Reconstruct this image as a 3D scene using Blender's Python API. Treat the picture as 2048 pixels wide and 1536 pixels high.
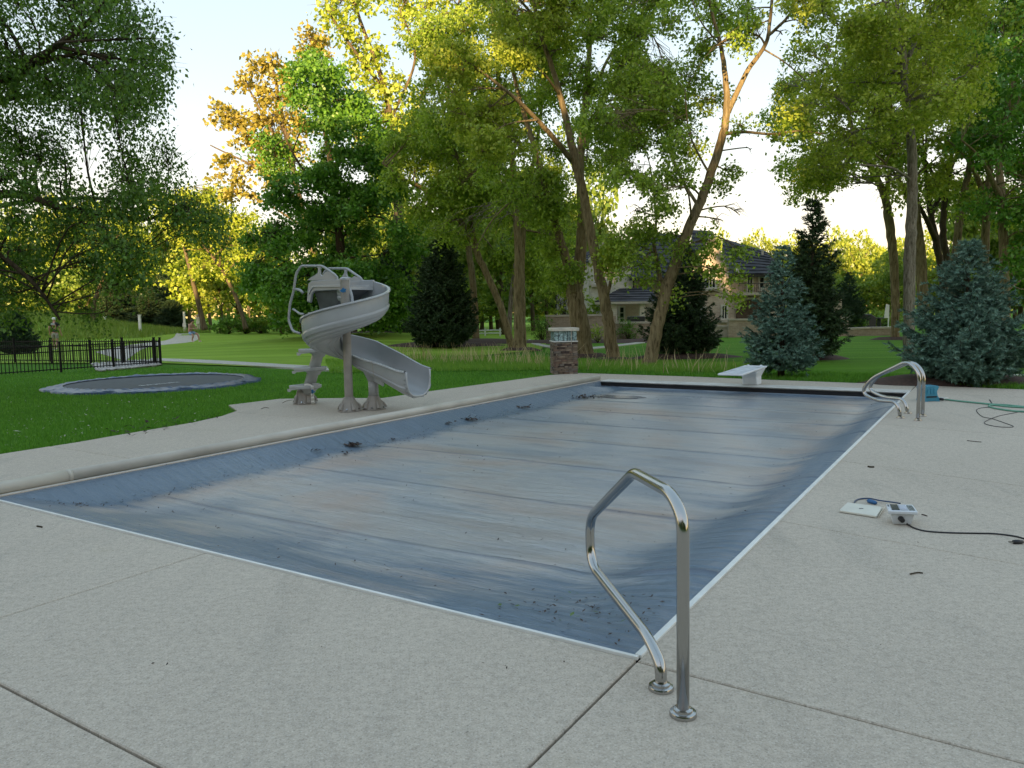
import bpy, bmesh, math, random
import numpy as np
from mathutils import Vector, Matrix
R = math.radians
for o in list(bpy.data.objects): bpy.data.objects.remove(o)
scene = bpy.context.scene
COL = scene.collection
# ------------------------------------------------------------------ camera
F, PITCH, ROLL, CAMH = 1520.0, R(5.4), R(-1.0), 1.545
cp, sp = math.cos(PITCH), math.sin(PITCH)
fwd = Vector((0, cp, -sp)); up0 = Vector((0, sp, cp)); rt0 = Vector((1, 0, 0))
rt = rt0 * math.cos(ROLL) + up0 * math.sin(ROLL)
upv = -rt0 * math.sin(ROLL) + up0 * math.cos(ROLL)
cam = bpy.data.cameras.new('camera'); camo = bpy.data.objects.new('camera', cam); COL.objects.link(camo)
M = Matrix((rt, upv, -fwd)).transposed().to_4x4(); M.translation = Vector((0, 0, CAMH)); camo.matrix_world = M
cam.sensor_width = 36; cam.lens = F / 2048 * 36; cam.clip_end = 3000; cam.clip_start = .05
scene.camera = camo
# ------------------------------------------------------------------ sky, sun, exposure
SUN_EL, SUN_AZ = R(7.0), R(12.0)       # light travels towards (+sin az, +cos az)
w = bpy.data.worlds.new('World'); scene.world = w; w.use_nodes = True
nt = w.node_tree; bg = nt.nodes['Background']
sky = nt.nodes.new('ShaderNodeTexSky'); sky.sky_type = 'NISHITA'; sky.sun_disc = False
sky.sun_elevation = SUN_EL; sky.sun_rotation = math.pi + SUN_AZ
sky.air_density = 1.0; sky.dust_density = .4; sky.ozone_density = 1.5
gm = nt.nodes.new('ShaderNodeGamma'); gm.inputs[1].default_value = .15; nt.links.new(sky.outputs[0], gm.inputs[0])   # sky contrast flattened so sky and deck expose together
hs = nt.nodes.new('ShaderNodeHueSaturation'); hs.inputs['Saturation'].default_value = 4.2; nt.links.new(gm.outputs[0], hs.inputs['Color'])
tn = nt.nodes.new('ShaderNodeMix'); tn.data_type = 'RGBA'; tn.blend_type = 'MULTIPLY'; tn.inputs[0].default_value = 1; tn.inputs[7].default_value = (1.28, .985, .88, 1)
nt.links.new(hs.outputs[0], tn.inputs[6]); nt.links.new(tn.outputs[2], bg.inputs[0]); bg.inputs[1].default_value = 0.15
sl = bpy.data.lights.new('sun', 'SUN'); so = bpy.data.objects.new('sun', sl); COL.objects.link(so)
sl.energy = 2.0; sl.angle = R(.5); sl.color = (1.0, .68, .34)
trav = Vector((math.sin(SUN_AZ) * math.cos(SUN_EL), math.cos(SUN_AZ) * math.cos(SUN_EL), -math.sin(SUN_EL)))
so.rotation_euler = trav.to_track_quat('-Z', 'Y').to_euler()
scene.render.engine = 'CYCLES'; scene.cycles.use_denoising = True
vs = scene.view_settings; vs.view_transform = 'Standard'; vs.look = 'None'; vs.gamma = 1; vs.use_curve_mapping = False
vs.exposure = 2.85
# ------------------------------------------------------------------ placing helpers: points of the place
def ray(px, py): return fwd * F + rt * (px - 1024) - upv * (py - 768)
def G(px, py, z=0.0):
    d = ray(px, py); t = (z - CAMH) / d.z; return Vector((d.x * t, d.y * t, z))
def P(px, py, D):
    d = ray(px, py); t = D / d.y; return Vector((d.x * t, D, CAMH + d.z * t))
ORG = Vector((0.53757, 3.24611)); VD = Vector((.53917, .84219)); UD = Vector((-.84219, .53917))
def UV(u, v, z=0.0):
    q = ORG + UD * u + VD * v; return Vector((q.x, q.y, z))
def toUV(p): q = Vector((p[0], p[1])) - ORG; return q.dot(UD), q.dot(VD)
def VPL(px, py, a, b):
    """point seen at px,py on the vertical plane through ground points a, b"""
    d = ray(px, py); e = Vector((b[0] - a[0], b[1] - a[1])); n = Vector((-e.y, e.x))
    t = (n.x * a[0] + n.y * a[1]) / (n.x * d.x + n.y * d.y)
    return Vector((d.x * t, d.y * t, CAMH + d.z * t))
rng = np.random.default_rng(7); random.seed(7)
# ------------------------------------------------------------------ object helpers
WL = {}
def tag(o, label=None, cat=None, group=None, kind=None):
    if label: o['label'] = label
    if cat: o['category'] = cat
    if group: o['group'] = group
    if kind: o['kind'] = kind
    return o
def thing(name, label, cat, loc=(0, 0, 0), group=None):
    o = bpy.data.objects.new(name, None); o.empty_display_size = .2; COL.objects.link(o)
    o.location = loc; WL[o] = Vector(loc); return tag(o, label, cat, group)
def link(name, me, mats, parent=None, smooth=False):
    o = bpy.data.objects.new(name, me); COL.objects.link(o)
    for m in (mats if isinstance(mats, (list, tuple)) else [mats]): me.materials.append(m)
    if smooth: me.polygons.foreach_set('use_smooth', [True] * len(me.polygons))
    if parent is not None: o.parent = parent; WL[o] = WL[parent]
    else: WL[o] = Vector((0, 0, 0))
    return o
def mesh(name, V, Fc, mat, parent=None, smooth=False):
    off = WL[parent] if parent is not None else Vector((0, 0, 0))
    me = bpy.data.meshes.new(name)
    me.from_pydata([tuple(Vector(v) - off) for v in V], [], [tuple(f) for f in Fc]); me.update()
    return link(name, me, mat, parent, smooth)
def npmesh(name, V, Fc, mat, parent=None, smooth=False, attrs=None):
    off = np.array(WL[parent]) if parent is not None else np.zeros(3)
    me = bpy.data.meshes.new(name); n, k = Fc.shape
    me.vertices.add(len(V)); me.vertices.foreach_set('co', (V - off).astype(np.float32).ravel())
    me.loops.add(n * k); me.loops.foreach_set('vertex_index', Fc.astype(np.int32).ravel())
    me.polygons.add(n); me.polygons.foreach_set('loop_start', np.arange(0, n * k, k, dtype=np.int32))
    me.update(calc_edges=True)
    for an, av in (attrs or {}).items():
        a = me.attributes.new(an, 'FLOAT', 'POINT'); a.data.foreach_set('value', av.astype(np.float32))
    return link(name, me, mat, parent, smooth)
class MB:
    def __init__(s): s.V = []; s.F = []
    def add(s, V, Fc):
        b = len(s.V); s.V += [Vector(v) for v in V]; s.F += [tuple(i + b for i in f) for f in Fc]; return s
    def box(s, c, size, rot=None):
        c = Vector(c); m = rot or Matrix.Identity(3); h = [x / 2 for x in size]
        V = [c + m @ Vector((x * h[0], y * h[1], z * h[2])) for z in (-1, 1) for x, y in ((-1, -1), (1, -1), (1, 1), (-1, 1))]
        return s.add(V, [(3, 2, 1, 0), (4, 5, 6, 7), (0, 1, 5, 4), (1, 2, 6, 5), (2, 3, 7, 6), (3, 0, 4, 7)])
    def prism(s, poly, ext):
        n = len(poly); poly = [Vector(p) for p in poly]; ext = Vector(ext)
        return s.add(poly + [p + ext for p in poly], [tuple(range(n))[::-1], tuple(range(n, 2 * n))] + [(i, (i + 1) % n, n + (i + 1) % n, n + i) for i in range(n)])
    def tube(s, path, r, n=10, cap=True):
        path = [Vector(p) for p in path]; rs = r if isinstance(r, (list, tuple)) else [r] * len(path)
        V = []; Fc = []; T0 = (path[1] - path[0]).normalized()
        nrm = T0.orthogonal().normalized()
        for i, p in enumerate(path):
            a = path[max(i - 1, 0)]; b = path[min(i + 1, len(path) - 1)]; T = (b - a).normalized()
            nrm = (nrm - T * nrm.dot(T)).normalized(); bn = T.cross(nrm)
            for k in range(n):
                t = 2 * math.pi * k / n; V.append(p + (nrm * math.cos(t) + bn * math.sin(t)) * rs[i])
        for i in range(len(path) - 1):
            for k in range(n): Fc.append((i * n + k, i * n + (k + 1) % n, (i + 1) * n + (k + 1) % n, (i + 1) * n + k))
        if cap: Fc += [tuple(range(n))[::-1], tuple((len(path) - 1) * n + k for k in range(n))]
        return s.add(V, Fc)
    def lathe(s, c, prof, n=20, axis=(0, 0, 1), sx=1):
        c = Vector(c); q = Vector((0, 0, 1)).rotation_difference(Vector(axis).normalized()).to_matrix()
        V = []; Fc = []
        for r_, z in prof:
            for k in range(n):
                t = 2 * math.pi * k / n; V.append(c + q @ Vector((r_ * math.cos(t) * sx, r_ * math.sin(t), z)))
        for i in range(len(prof) - 1):
            for k in range(n): Fc.append((i * n + k, i * n + (k + 1) % n, (i + 1) * n + (k + 1) % n, (i + 1) * n + k))
        Fc += [tuple(range(n))[::-1], tuple((len(prof) - 1) * n + k for k in range(n))]
        return s.add(V, Fc)
    def sheet(s, grid):
        m = len(grid[0]); V = [p for row in grid for p in row]
        return s.add(V, [(i * m + j, i * m + j + 1, (i + 1) * m + j + 1, (i + 1) * m + j) for i in range(len(grid) - 1) for j in range(m - 1)])
    def build(s, name, mat, parent=None, smooth=False): return mesh(name, s.V, s.F, mat, parent, smooth)
def bevel(o, w_, seg=2, ang=40):
    bm = bmesh.new(); bm.from_mesh(o.data); bmesh.ops.recalc_face_normals(bm, faces=bm.faces)
    ed = [e for e in bm.edges if len(e.link_faces) == 2 and e.calc_face_angle(0) > R(ang)]
    bmesh.ops.bevel(bm, geom=ed, offset=w_, segments=seg, affect='EDGES', profile=.6)
    bm.to_mesh(o.data); bm.free(); return o
def autosmooth(o, ang=40):
    me = o.data; bm = bmesh.new(); bm.from_mesh(me)
    for f in bm.faces: f.smooth = True
    for e in bm.edges:
        if len(e.link_faces) == 2 and e.calc_face_angle(0) > R(ang): e.smooth = False
    bm.to_mesh(me); bm.free(); return o
def smooth_path(pts, k=6, it=1):
    pts = [Vector(p) for p in pts]; out = []
    for i in range(len(pts) - 1):
        p0 = pts[max(i - 1, 0)]; p1 = pts[i]; p2 = pts[i + 1]; p3 = pts[min(i + 2, len(pts) - 1)]
        for j in range(k):
            t = j / k; out.append(.5 * ((2 * p1) + (p2 - p0) * t + (2 * p0 - 5 * p1 + 4 * p2 - p3) * t * t + (3 * p1 - p0 - 3 * p2 + p3) * t ** 3))
    return out + [pts[-1]]
def fillet(pts, rad, seg=6):
    pts = [Vector(p) for p in pts]; out = [pts[0]]
    rr = rad if isinstance(rad, (list, tuple)) else [rad] * len(pts)
    for i in range(1, len(pts) - 1):
        a, b, c = pts[i - 1], pts[i], pts[i + 1]; d1 = (a - b); d2 = (c - b)
        r_ = min(rr[i], d1.length * .49, d2.length * .49); s_ = b + d1.normalized() * r_; e_ = b + d2.normalized() * r_
        for j in range(seg + 1):
            t = j / seg; out.append(s_ * (1 - t) ** 2 + b * 2 * t * (1 - t) + e_ * t * t)
    return out + [pts[-1]]
# ------------------------------------------------------------------ materials
def newmat(name):
    m = bpy.data.materials.new(name); m.use_nodes = True; return m, m.node_tree, m.node_tree.nodes['Principled BSDF']
def N(nt, t, **k):
    n = nt.nodes.new(t)
    for a, b in k.items():
        if a.startswith('i_'):
            key = a[2:]; n.inputs[int(key) if key.isdigit() else key.replace('_', ' ')].default_value = b
        else: setattr(n, a, b)
    return n
def c4(c): return (c[0], c[1], c[2], 1)
def coords(nt, scale=(1, 1, 1), rot=(0, 0, 0), world=False):
    if world: src = N(nt, 'ShaderNodeNewGeometry').outputs['Position']
    else: src = N(nt, 'ShaderNodeTexCoord').outputs['Object']
    mp = N(nt, 'ShaderNodeMapping'); mp.inputs['Scale'].default_value = scale; mp.inputs['Rotation'].default_value = rot
    nt.links.new(src, mp.inputs[0]); return mp.outputs[0]
def noise_(nt, vec, scale, detail=4, rough=.55, dist=0):
    n = N(nt, 'ShaderNodeTexNoise'); n.inputs['Scale'].default_value = scale; n.inputs['Detail'].default_value = detail
    n.inputs['Roughness'].default_value = rough; n.inputs['Distortion'].default_value = dist
    nt.links.new(vec, n.inputs['Vector']); return n.outputs['Fac']
def ramp(nt, fac, stops):
    r_ = N(nt, 'ShaderNodeValToRGB'); e = r_.color_ramp.elements
    e[0].position, e[0].color = stops[0][0], c4(stops[0][1]); e[1].position, e[1].color = stops[-1][0], c4(stops[-1][1])
    for p, c in stops[1:-1]: q = e.new(p); q.color = c4(c)
    nt.links.new(fac, r_.inputs[0]); return r_.outputs['Color']
def mix(nt, fac, a, b, mode='MIX'):
    m = N(nt, 'ShaderNodeMix', data_type='RGBA', blend_type=mode)
    for sock, v in ((m.inputs[0], fac), (m.inputs[6], a), (m.inputs[7], b)):
        if isinstance(v, (int, float)): sock.default_value = v
        elif isinstance(v, tuple): sock.default_value = c4(v)
        else: nt.links.new(v, sock)
    return m.outputs[2]
def mth(nt, op, a, b=0.0, cl=False):
    m = N(nt, 'ShaderNodeMath', operation=op, use_clamp=cl)
    for sock, v in ((m.inputs[0], a), (m.inputs[1], b)):
        if isinstance(v, (int, float)): sock.default_value = v
        else: nt.links.new(v, sock)
    return m.outputs[0]
def bump(nt, bs, h, strength=.3, dist=.01):
    b = N(nt, 'ShaderNodeBump'); b.inputs['Strength'].default_value = strength; b.inputs['Distance'].default_value = dist
    nt.links.new(h, b.inputs['Height']); nt.links.new(b.outputs[0], bs.inputs['Normal'])
def simple(name, c, rough=.6, metal=0, var=.15, vs_=6, bstr=.15, bscale=60, spec=.5, c2=None, scale=(1, 1, 1)):
    m, t, b = newmat(name); vec = coords(t, scale)
    n = noise_(t, vec, vs_, 5); c2 = c2 or tuple(max(0, x * (1 - var * 2)) for x in c)
    col = ramp(t, n, [(.3, c2), (.7, tuple(min(1, x * (1 + var)) for x in c))]); t.links.new(col, b.inputs['Base Color'])
    b.inputs['Roughness'].default_value = rough; b.inputs['Metallic'].default_value = metal
    b.inputs['Specular IOR Level'].default_value = spec
    if bstr: bump(t, b, noise_(t, vec, bscale, 4), bstr, .004)
    return m
def bark(name, a, b_, sc=1.0):
    m, t, b = newmat(name); vec = coords(t, (7 * sc, 7 * sc, 1.1 * sc))
    n = noise_(t, vec, 2.2, 8, .65, .6); n2 = noise_(t, coords(t, (1, 1, 1)), .7, 3)
    col = ramp(t, n, [(.36, tuple(x * .35 for x in a)), (.5, a), (.68, b_)])
    col = mix(t, mth(t, 'MULTIPLY', n2, .5), col, (.115, .085, .035))
    t.links.new(col, b.inputs['Base Color']); b.inputs['Roughness'].default_value = .95; b.inputs['Specular IOR Level'].default_value = .15
    bump(t, b, n, .9, .05); return m
def leafmat(name, ca, cb, trans=.35, cc=None):
    ca, cb = tuple(x * 2.0 for x in ca), tuple(x * 1.9 for x in cb)
    m = bpy.data.materials.new(name); m.use_nodes = True; t = m.node_tree; t.nodes.clear()
    out = N(t, 'ShaderNodeOutputMaterial'); g = N(t, 'ShaderNodeNewGeometry')
    isl = g.outputs['Random Per Island']
    nz = noise_(t, coords(t), .45, 3)
    fac = mth(t, 'ADD', mth(t, 'MULTIPLY', isl, .6), mth(t, 'MULTIPLY', nz, .5))
    col = ramp(t, fac, [(.25, ca), (.75, cb)] if cc is None else [(.2, ca), (.6, cb), (.95, cc)])
    d = N(t, 'ShaderNodeBsdfDiffuse'); tr = N(t, 'ShaderNodeBsdfTranslucent'); gl = N(t, 'ShaderNodeBsdfGlossy'); gl.inputs['Roughness'].default_value = .45
    t.links.new(col, d.inputs[0]); t.links.new(mix(t, .6, col, (1.0, 1.0, .25), 'MULTIPLY'), tr.inputs[0])
    mx = N(t, 'ShaderNodeMixShader'); mx.inputs[0].default_value = trans; t.links.new(d.outputs[0], mx.inputs[1]); t.links.new(tr.outputs[0], mx.inputs[2])
    m2 = N(t, 'ShaderNodeMixShader'); m2.inputs[0].default_value = .035; t.links.new(mx.outputs[0], m2.inputs[1]); t.links.new(gl.outputs[0], m2.inputs[2])
    t.links.new(m2.outputs[0], out.inputs[0]); return m
# ================================================================== GROUND
def lawnmat(name, a, b_, c_, sc=1.0, stripes=True):
    m, t, b = newmat(name); v = coords(t, world=True)
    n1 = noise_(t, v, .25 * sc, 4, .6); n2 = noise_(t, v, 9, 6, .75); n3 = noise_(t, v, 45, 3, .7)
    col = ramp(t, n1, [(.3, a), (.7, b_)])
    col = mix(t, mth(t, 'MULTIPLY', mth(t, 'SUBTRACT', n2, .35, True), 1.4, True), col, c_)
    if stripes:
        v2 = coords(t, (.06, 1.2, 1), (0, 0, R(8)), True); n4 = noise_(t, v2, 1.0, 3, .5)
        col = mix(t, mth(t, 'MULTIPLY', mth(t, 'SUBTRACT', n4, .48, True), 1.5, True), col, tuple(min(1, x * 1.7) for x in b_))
    t.links.new(col, b.inputs['Base Color']); b.inputs['Roughness'].default_value = .9; b.inputs['Specular IOR Level'].default_value = .1
    h = mth(t, 'ADD', n2, n3); bump(t, b, h, .8, .05); return m
M_lawn = lawnmat('lawn', (.05, .15, .011), (.08, .21, .016), (.09, .23, .018), 2, False)
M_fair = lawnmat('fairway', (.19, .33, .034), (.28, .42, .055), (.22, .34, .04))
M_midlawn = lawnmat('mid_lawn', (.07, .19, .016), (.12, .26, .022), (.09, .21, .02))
def sheet_uv(name, poly, z, mat, parent=None, kind='structure'):
    o = mesh(name, [Vector((p[0], p[1], z)) for p in poly], [tuple(range(len(poly)))], mat, parent)
    if kind: o['kind'] = kind
    return o
# ground: one sheet with the pool cut out of it
def ring_ground():
    q = [(-600, -600), (600, -600), (600, 1500), (-600, 1500)]
    hole = [UV(-.3, -.3), UV(6.4, -.3), UV(6.4, 12.5), UV(-.3, 12.5)]
    bm = bmesh.new(); o = [bm.verts.new((x, y, -.035)) for x, y in q]
    h = [bm.verts.new((p.x, p.y, -.035)) for p in hole]
    for L in (o, h):
        for i in range(4): bm.edges.new((L[i], L[(i + 1) % 4]))
    bmesh.ops.triangle_fill(bm, edges=bm.edges[:], use_beauty=True, use_dissolve=False)
    for f in bm.faces:
        if f.normal.z < 0: f.normal_flip()
    me = bpy.data.meshes.new('ground'); bm.to_mesh(me); bm.free(); return tag(link('ground', me, M_lawn), kind='structure')
ring_ground()
# pale fairway beyond the near lawn, with gentle swells
def gz(x, y):
    """height of the far lawn"""
    z = 0.0
    z += 1.9 * math.exp(-(((x + 38) / 9) ** 2 + ((y - 60) / 8) ** 2))         # rough mound at far left
    z += .55 * math.exp(-(((x + 8) / 7) ** 2 + ((y - 42) / 6) ** 2))            # rise under the spruce
    z += .9 * math.exp(-(((x + 54) / 12) ** 2 + ((y - 66) / 9) ** 2))
    return z
def far_patch(name, px_poly, mat, z0, step=1.5):
    pts = [G(*p) for p in px_poly]; xs = [p.x for p in pts]; ys = [p.y for p in pts]
    def inside(x, y):
        c = False; j = len(pts) - 1
        for i in range(len(pts)):
            if (pts[i].y > y) != (pts[j].y > y) and x < (pts[j].x - pts[i].x) * (y - pts[i].y) / (pts[j].y - pts[i].y) + pts[i].x: c = not c
            j = i
        return c
    bm = bmesh.new(); vs_ = [bm.verts.new((p.x, p.y, 0)) for p in pts]
    bm.faces.new(vs_)
    for ax, lo, hi in ((0, min(xs), max(xs)), (1, min(ys), max(ys))):
        a = lo + step
        while a < hi:
            co = Vector((a, 0, 0)) if ax == 0 else Vector((0, a, 0)); no = Vector((1, 0, 0)) if ax == 0 else Vector((0, 1, 0))
            bmesh.ops.bisect_plane(bm, geom=bm.verts[:] + bm.edges[:] + bm.faces[:], plane_co=co, plane_no=no); a += step
    for v in bm.verts: v.co.z = gz(v.co.x, v.co.y) + z0
    bmesh.ops.recalc_face_normals(bm, faces=bm.faces)
    for f in bm.faces:
        if f.normal.z < 0: f.normal_flip()
        f.smooth = True
    me = bpy.data.meshes.new(name); bm.to_mesh(me); bm.free(); return tag(link(name, me, mat), kind='structure')
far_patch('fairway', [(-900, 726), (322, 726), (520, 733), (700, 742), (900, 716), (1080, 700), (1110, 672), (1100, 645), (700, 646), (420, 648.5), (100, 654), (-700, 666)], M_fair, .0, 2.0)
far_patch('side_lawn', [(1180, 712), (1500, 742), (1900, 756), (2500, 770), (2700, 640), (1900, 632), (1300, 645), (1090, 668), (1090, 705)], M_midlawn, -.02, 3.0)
# ------------------------------------------------------------------ concrete
def concrete(name, a, b_, warm=.0):
    m, t, b = newmat(name); v = coords(t, world=True)
    n1 = noise_(t, v, .55, 5, .6, .4); n2 = noise_(t, v, 7, 6, .7); n3 = noise_(t, v, 230, 3, .8); n4 = noise_(t, v, 900, 2, .6)
    col = ramp(t, n1, [(.32, a), (.68, b_)])
    col = mix(t, mth(t, 'MULTIPLY', mth(t, 'SUBTRACT', n2, .48, True), 1.6, True), col, tuple(x * .72 for x in a))
    col = mix(t, .28, col, ramp(t, n3, [(.3, (.13, .12, .10)), (.5, (.40, .38, .33)), (.72, (.66, .63, .56))]), 'MIX')
    col = mix(t, .16, col, ramp(t, n4, [(.35, (.1, .1, .1)), (.65, (.7, .7, .7))]), 'MIX')
    # a few tan blotches and dark water marks
    n5 = noise_(t, v, 1.7, 4, .5, 1.2)
    col = mix(t, mth(t, 'MULTIPLY', mth(t, 'SUBTRACT', n5, .62, True), 2.2, True), col, (.40, .34, .24))
    n6 = noise_(t, coords(t, (2.4, .5, 1), (0, 0, R(-30)), True), 1.1, 5, .6, .8)
    col = mix(t, mth(t, 'MULTIPLY', mth(t, 'SUBTRACT', n6, .55, True), 1.3, True), col, (.22, .21, .185))
    s1 = noise_(t, v, 105, 1.5, .8); col = mix(t, 1.0, col, ramp(t, s1, [(.30, (.80, .79, .77)), (.46, (.96, .96, .95)), (.55, (1.0, 1.0, 1.0)), (.70, (1.08, 1.08, 1.07))]), 'MULTIPLY')
    s3 = noise_(t, v, 26, 2, .7); col = mix(t, 1.0, col, ramp(t, s3, [(.32, (.86, .85, .84)), (.62, (1.06, 1.06, 1.05))]), 'MULTIPLY')
    for vsc, thr, cc_ in ((40, .15, (.20, .18, .15)), (17, .07, (.10, .09, .075)), (33, .12, (.74, .70, .62))):
        vo = N(t, 'ShaderNodeTexVoronoi', voronoi_dimensions='2D'); vo.inputs['Scale'].default_value = vsc; t.links.new(v, vo.inputs['Vector'])
        sel = mth(t, 'MULTIPLY', mth(t, 'LESS_THAN', vo.outputs['Distance'], thr), .3); col = mix(t, sel, col, cc_)
    s2 = noise_(t, v, 170, 2, .8); col = mix(t, mth(t, 'MULTIPLY', mth(t, 'SUBTRACT', s2, .6, True), 8.0, True), col, (.72, .68, .6))
    sp = noise_(t, v, 45, 3, .75); col = mix(t, mth(t, 'MULTIPLY', mth(t, 'SUBTRACT', sp, .58, True), 3.0, True), col, tuple(x * .66 for x in a))
    n7 = noise_(t, coords(t, (1, 14, 1), (0, 0, R(33)), True), 3.0, 4, .7); col = mix(t, mth(t, 'MULTIPLY', mth(t, 'SUBTRACT', n7, .55, True), .9, True), col, tuple(x * .70 for x in b_))
    t.links.new(col, b.inputs['Base Color']); b.inputs['Roughness'].default_value = .82; b.inputs['Specular IOR Level'].default_value = .3
    h = mth(t, 'ADD', mth(t, 'MULTIPLY', n3, .7), mth(t, 'MULTIPLY', n2, .5)); bump(t, b, h, .35, .006); return m
M_conc = concrete('deck_concrete', (.56, .455, .345), (.63, .52, .40))
M_concp = concrete('path_concrete', (.50, .47, .41), (.58, .55, .48))
M_joint = simple('joint_dirt', (.015, .014, .012), .95)
deck = tag(bpy.data.objects.new('pool_deck', None), kind='structure'); COL.objects.link(deck); WL[deck] = Vector((0, 0, 0))
LB = [(8.48, -8), (8.48, 1.13), (8.5, 2.0), (8.6, 2.7), (8.72, 3.82), (8.95, 4.5), (9.3, 5.05), (10.12, 5.5), (10.05, 6.6), (9.1, 7.14), (8.3, 7.5), (8.25, 8.83), (7.9, 13.07), (7.48, 13.86)]
def slab(pts, name='slab', drop=.03):
    """a cast slab with eased edges, 4 mm gaps at its neighbours"""
    c = Vector((sum(p[0] for p in pts) / len(pts), sum(p[1] for p in pts) / len(pts)))
    V = []; n = len(pts)
    for ins, z in ((.006, -.09), (.006, -.005), (.011, 0.0)):
        for i in range(n):
            a, b_, d = Vector(pts[i - 1]), Vector(pts[i]), Vector(pts[(i + 1) % n])
            e1 = (b_ - a).normalized(); e2 = (d - b_).normalized(); n1 = Vector((-e1.y, e1.x)); n2 = Vector((-e2.y, e2.x))
            k = (n1 + n2); k = k / max(k.length_squared / 2, .3)
            q = b_ + (k if ccw(pts) else -k) * ins
            V.append(UV(q.x, q.y, z))
    Fc = [tuple(range(2 * n, 3 * n))]
    for L in (0, 1):
        for i in range(n): Fc.append((L * n + i, L * n + (i + 1) % n, (L + 1) * n + (i + 1) % n, (L + 1) * n + i))
    me_ = mesh(name, V, Fc, M_conc, deck)
    bm = bmesh.new(); bm.from_mesh(me_.data); bmesh.ops.recalc_face_normals(bm, faces=bm.faces)
    top = max(bm.faces, key=lambda f: f.calc_area())
    if top.normal.z < 0: bmesh.ops.reverse_faces(bm, faces=bm.faces)
    bm.to_mesh(me_.data); bm.free(); return me_
def ccw(pts): return sum(pts[i - 1][0] * pts[i][1] - pts[i][0] * pts[i - 1][1] for i in range(len(pts))) > 0
def left_u(v):
    for a, b_ in zip(LB, LB[1:]):
        if min(a[1], b_[1]) <= v <= max(a[1], b_[1]) and a[1] != b_[1]: return a[0] + (b_[0] - a[0]) * (v - a[1]) / (b_[1] - a[1])
    return 8.48
slab([(0, -1.59), (3.05, -1.59), (3.05, 0), (0, 0)])
slab([(3.05, -1.59), (8.48, -1.59), (8.48, 0), (3.05, 0)])
slab([(0, -5), (8.48, -5), (8.48, -1.59), (0, -1.59)])
slab([(-8, -5), (0, -5), (0, -.02), (-8, -.22)])
slab([(-8, -10), (8.48, -10), (8.48, -5), (-8, -5)])
slab([(-8, -.22), (0, -.02), (0, 2.57), (-8, 1.0)])
slab([(-8, 1.0), (0, 2.57), (0, 5.09), (-8, 2.7)])
slab([(-8, 2.7), (0, 5.09), (0, 7.9), (-8, 6.2)])
slab([(-8, 6.2), (0, 7.9), (0, 12.2), (-8, 10.9)])
slab([(-8, 10.9), (0, 12.2), (0, 13.54), (-8, 12.9)])
for a, b_ in ((0, 1.7), (1.7, 4.9), (4.9, 7.1), (7.1, 10.0), (10.0, 13.86)):
    if a == 0: pts = [(6.1, 0), (8.48, 0), (8.48, 1.13), (8.5, 1.7), (6.1, 1.7)]
    else: pts = [(6.1, a)] + [(left_u(a), a)] + [p for p in LB if a < p[1] < b_] + ([(left_u(b_), b_)] if b_ < 13 else [(7.48, 13.86), (6.1, 13.86)]) + ([(6.1, b_)] if b_ < 13 else [])
    slab(pts)
slab([(3.05, 12.6), (6.1, 12.6), (6.1, 13.86), (4.64, 13.86), (3.05, 13.7)])
slab([(0, 12.6), (3.05, 12.6), (3.05, 13.7), (0, 13.54)])
sheet_uv('joint_bed', [UV(*q) for q in [(-8, -10), (8.47, -10), (8.47, 0), (-8, 0)]], -.022, M_joint, deck, None)
sheet_uv('joint_bed', [UV(*q) for q in [(-8, 0), (-.02, 0), (-.02, 13.5), (-8, 12.88)]], -.022, M_joint, deck, None)
sheet_uv('joint_bed', [UV(*q) for q in [(6.12, 0), (8.4, 0), (8.4, 8), (7.8, 13.0), (6.12, 13.7)]], -.022, M_joint, deck, None)
M_leafd = simple('dead_leaf', (.055, .032, .02), .8, c2=(.02, .012, .01))
# pool: shell, coping, cover
pool = tag(bpy.data.objects.new('swimming_pool', None), kind='structure'); COL.objects.link(pool); WL[pool] = Vector((0, 0, 0))
M_white = simple('white_trim', (.74, .74, .70), .45, var=.06, bstr=.05)
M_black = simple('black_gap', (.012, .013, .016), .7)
M_cope = simple('pale_coping', (.60, .58, .53), .6, var=.08, c2=(.46, .44, .39), vs_=3)
b = MB()
b.box((UV(3.05, 12.4, -.035)), (6.1, .4, .07), Matrix(((UD.x, VD.x, 0), (UD.y, VD.y, 0), (0, 0, 1))))
RM = Matrix(((UD.x, VD.x, 0), (UD.y, VD.y, 0), (0, 0, 1)))
bevel(b.build('coping', M_cope, pool), .012, 2)
b = MB(); b.box(UV(3.05, 12.19, -.14), (6.1, .012, .20), RM); b.build('lid_shadow_wall', M_black, pool)  # near-black sheet paints the shade in the gap under the lid
b = MB(); b.box(UV(3.05, 12.17, -.009), (6.1, .05, .016), RM); b.build('lid_edge', M_white, pool)
b = MB(); b.box(UV(3.05, .004, .004), (6.1, .020, .018), RM); bevel(b.build('cover_track', M_white, pool), .003, 2)
b = MB(); b.box(UV(.006, 6.1, .004), (.032, 12.16, .018), RM); bevel(b.build('cover_track', M_white, pool), .003, 2)
b = MB()
for u0, v0, su, sv in ((3.05, -.01, 6.1, .01), (-.01, 6.1, .01, 12.2), (6.11, 6.1, .01, 12.2), (3.05, 12.21, 6.1, .01)): b.box(UV(u0, v0, -.75), (su, sv, 1.3), RM)
b.build('pool_wall', M_black, pool)
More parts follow.
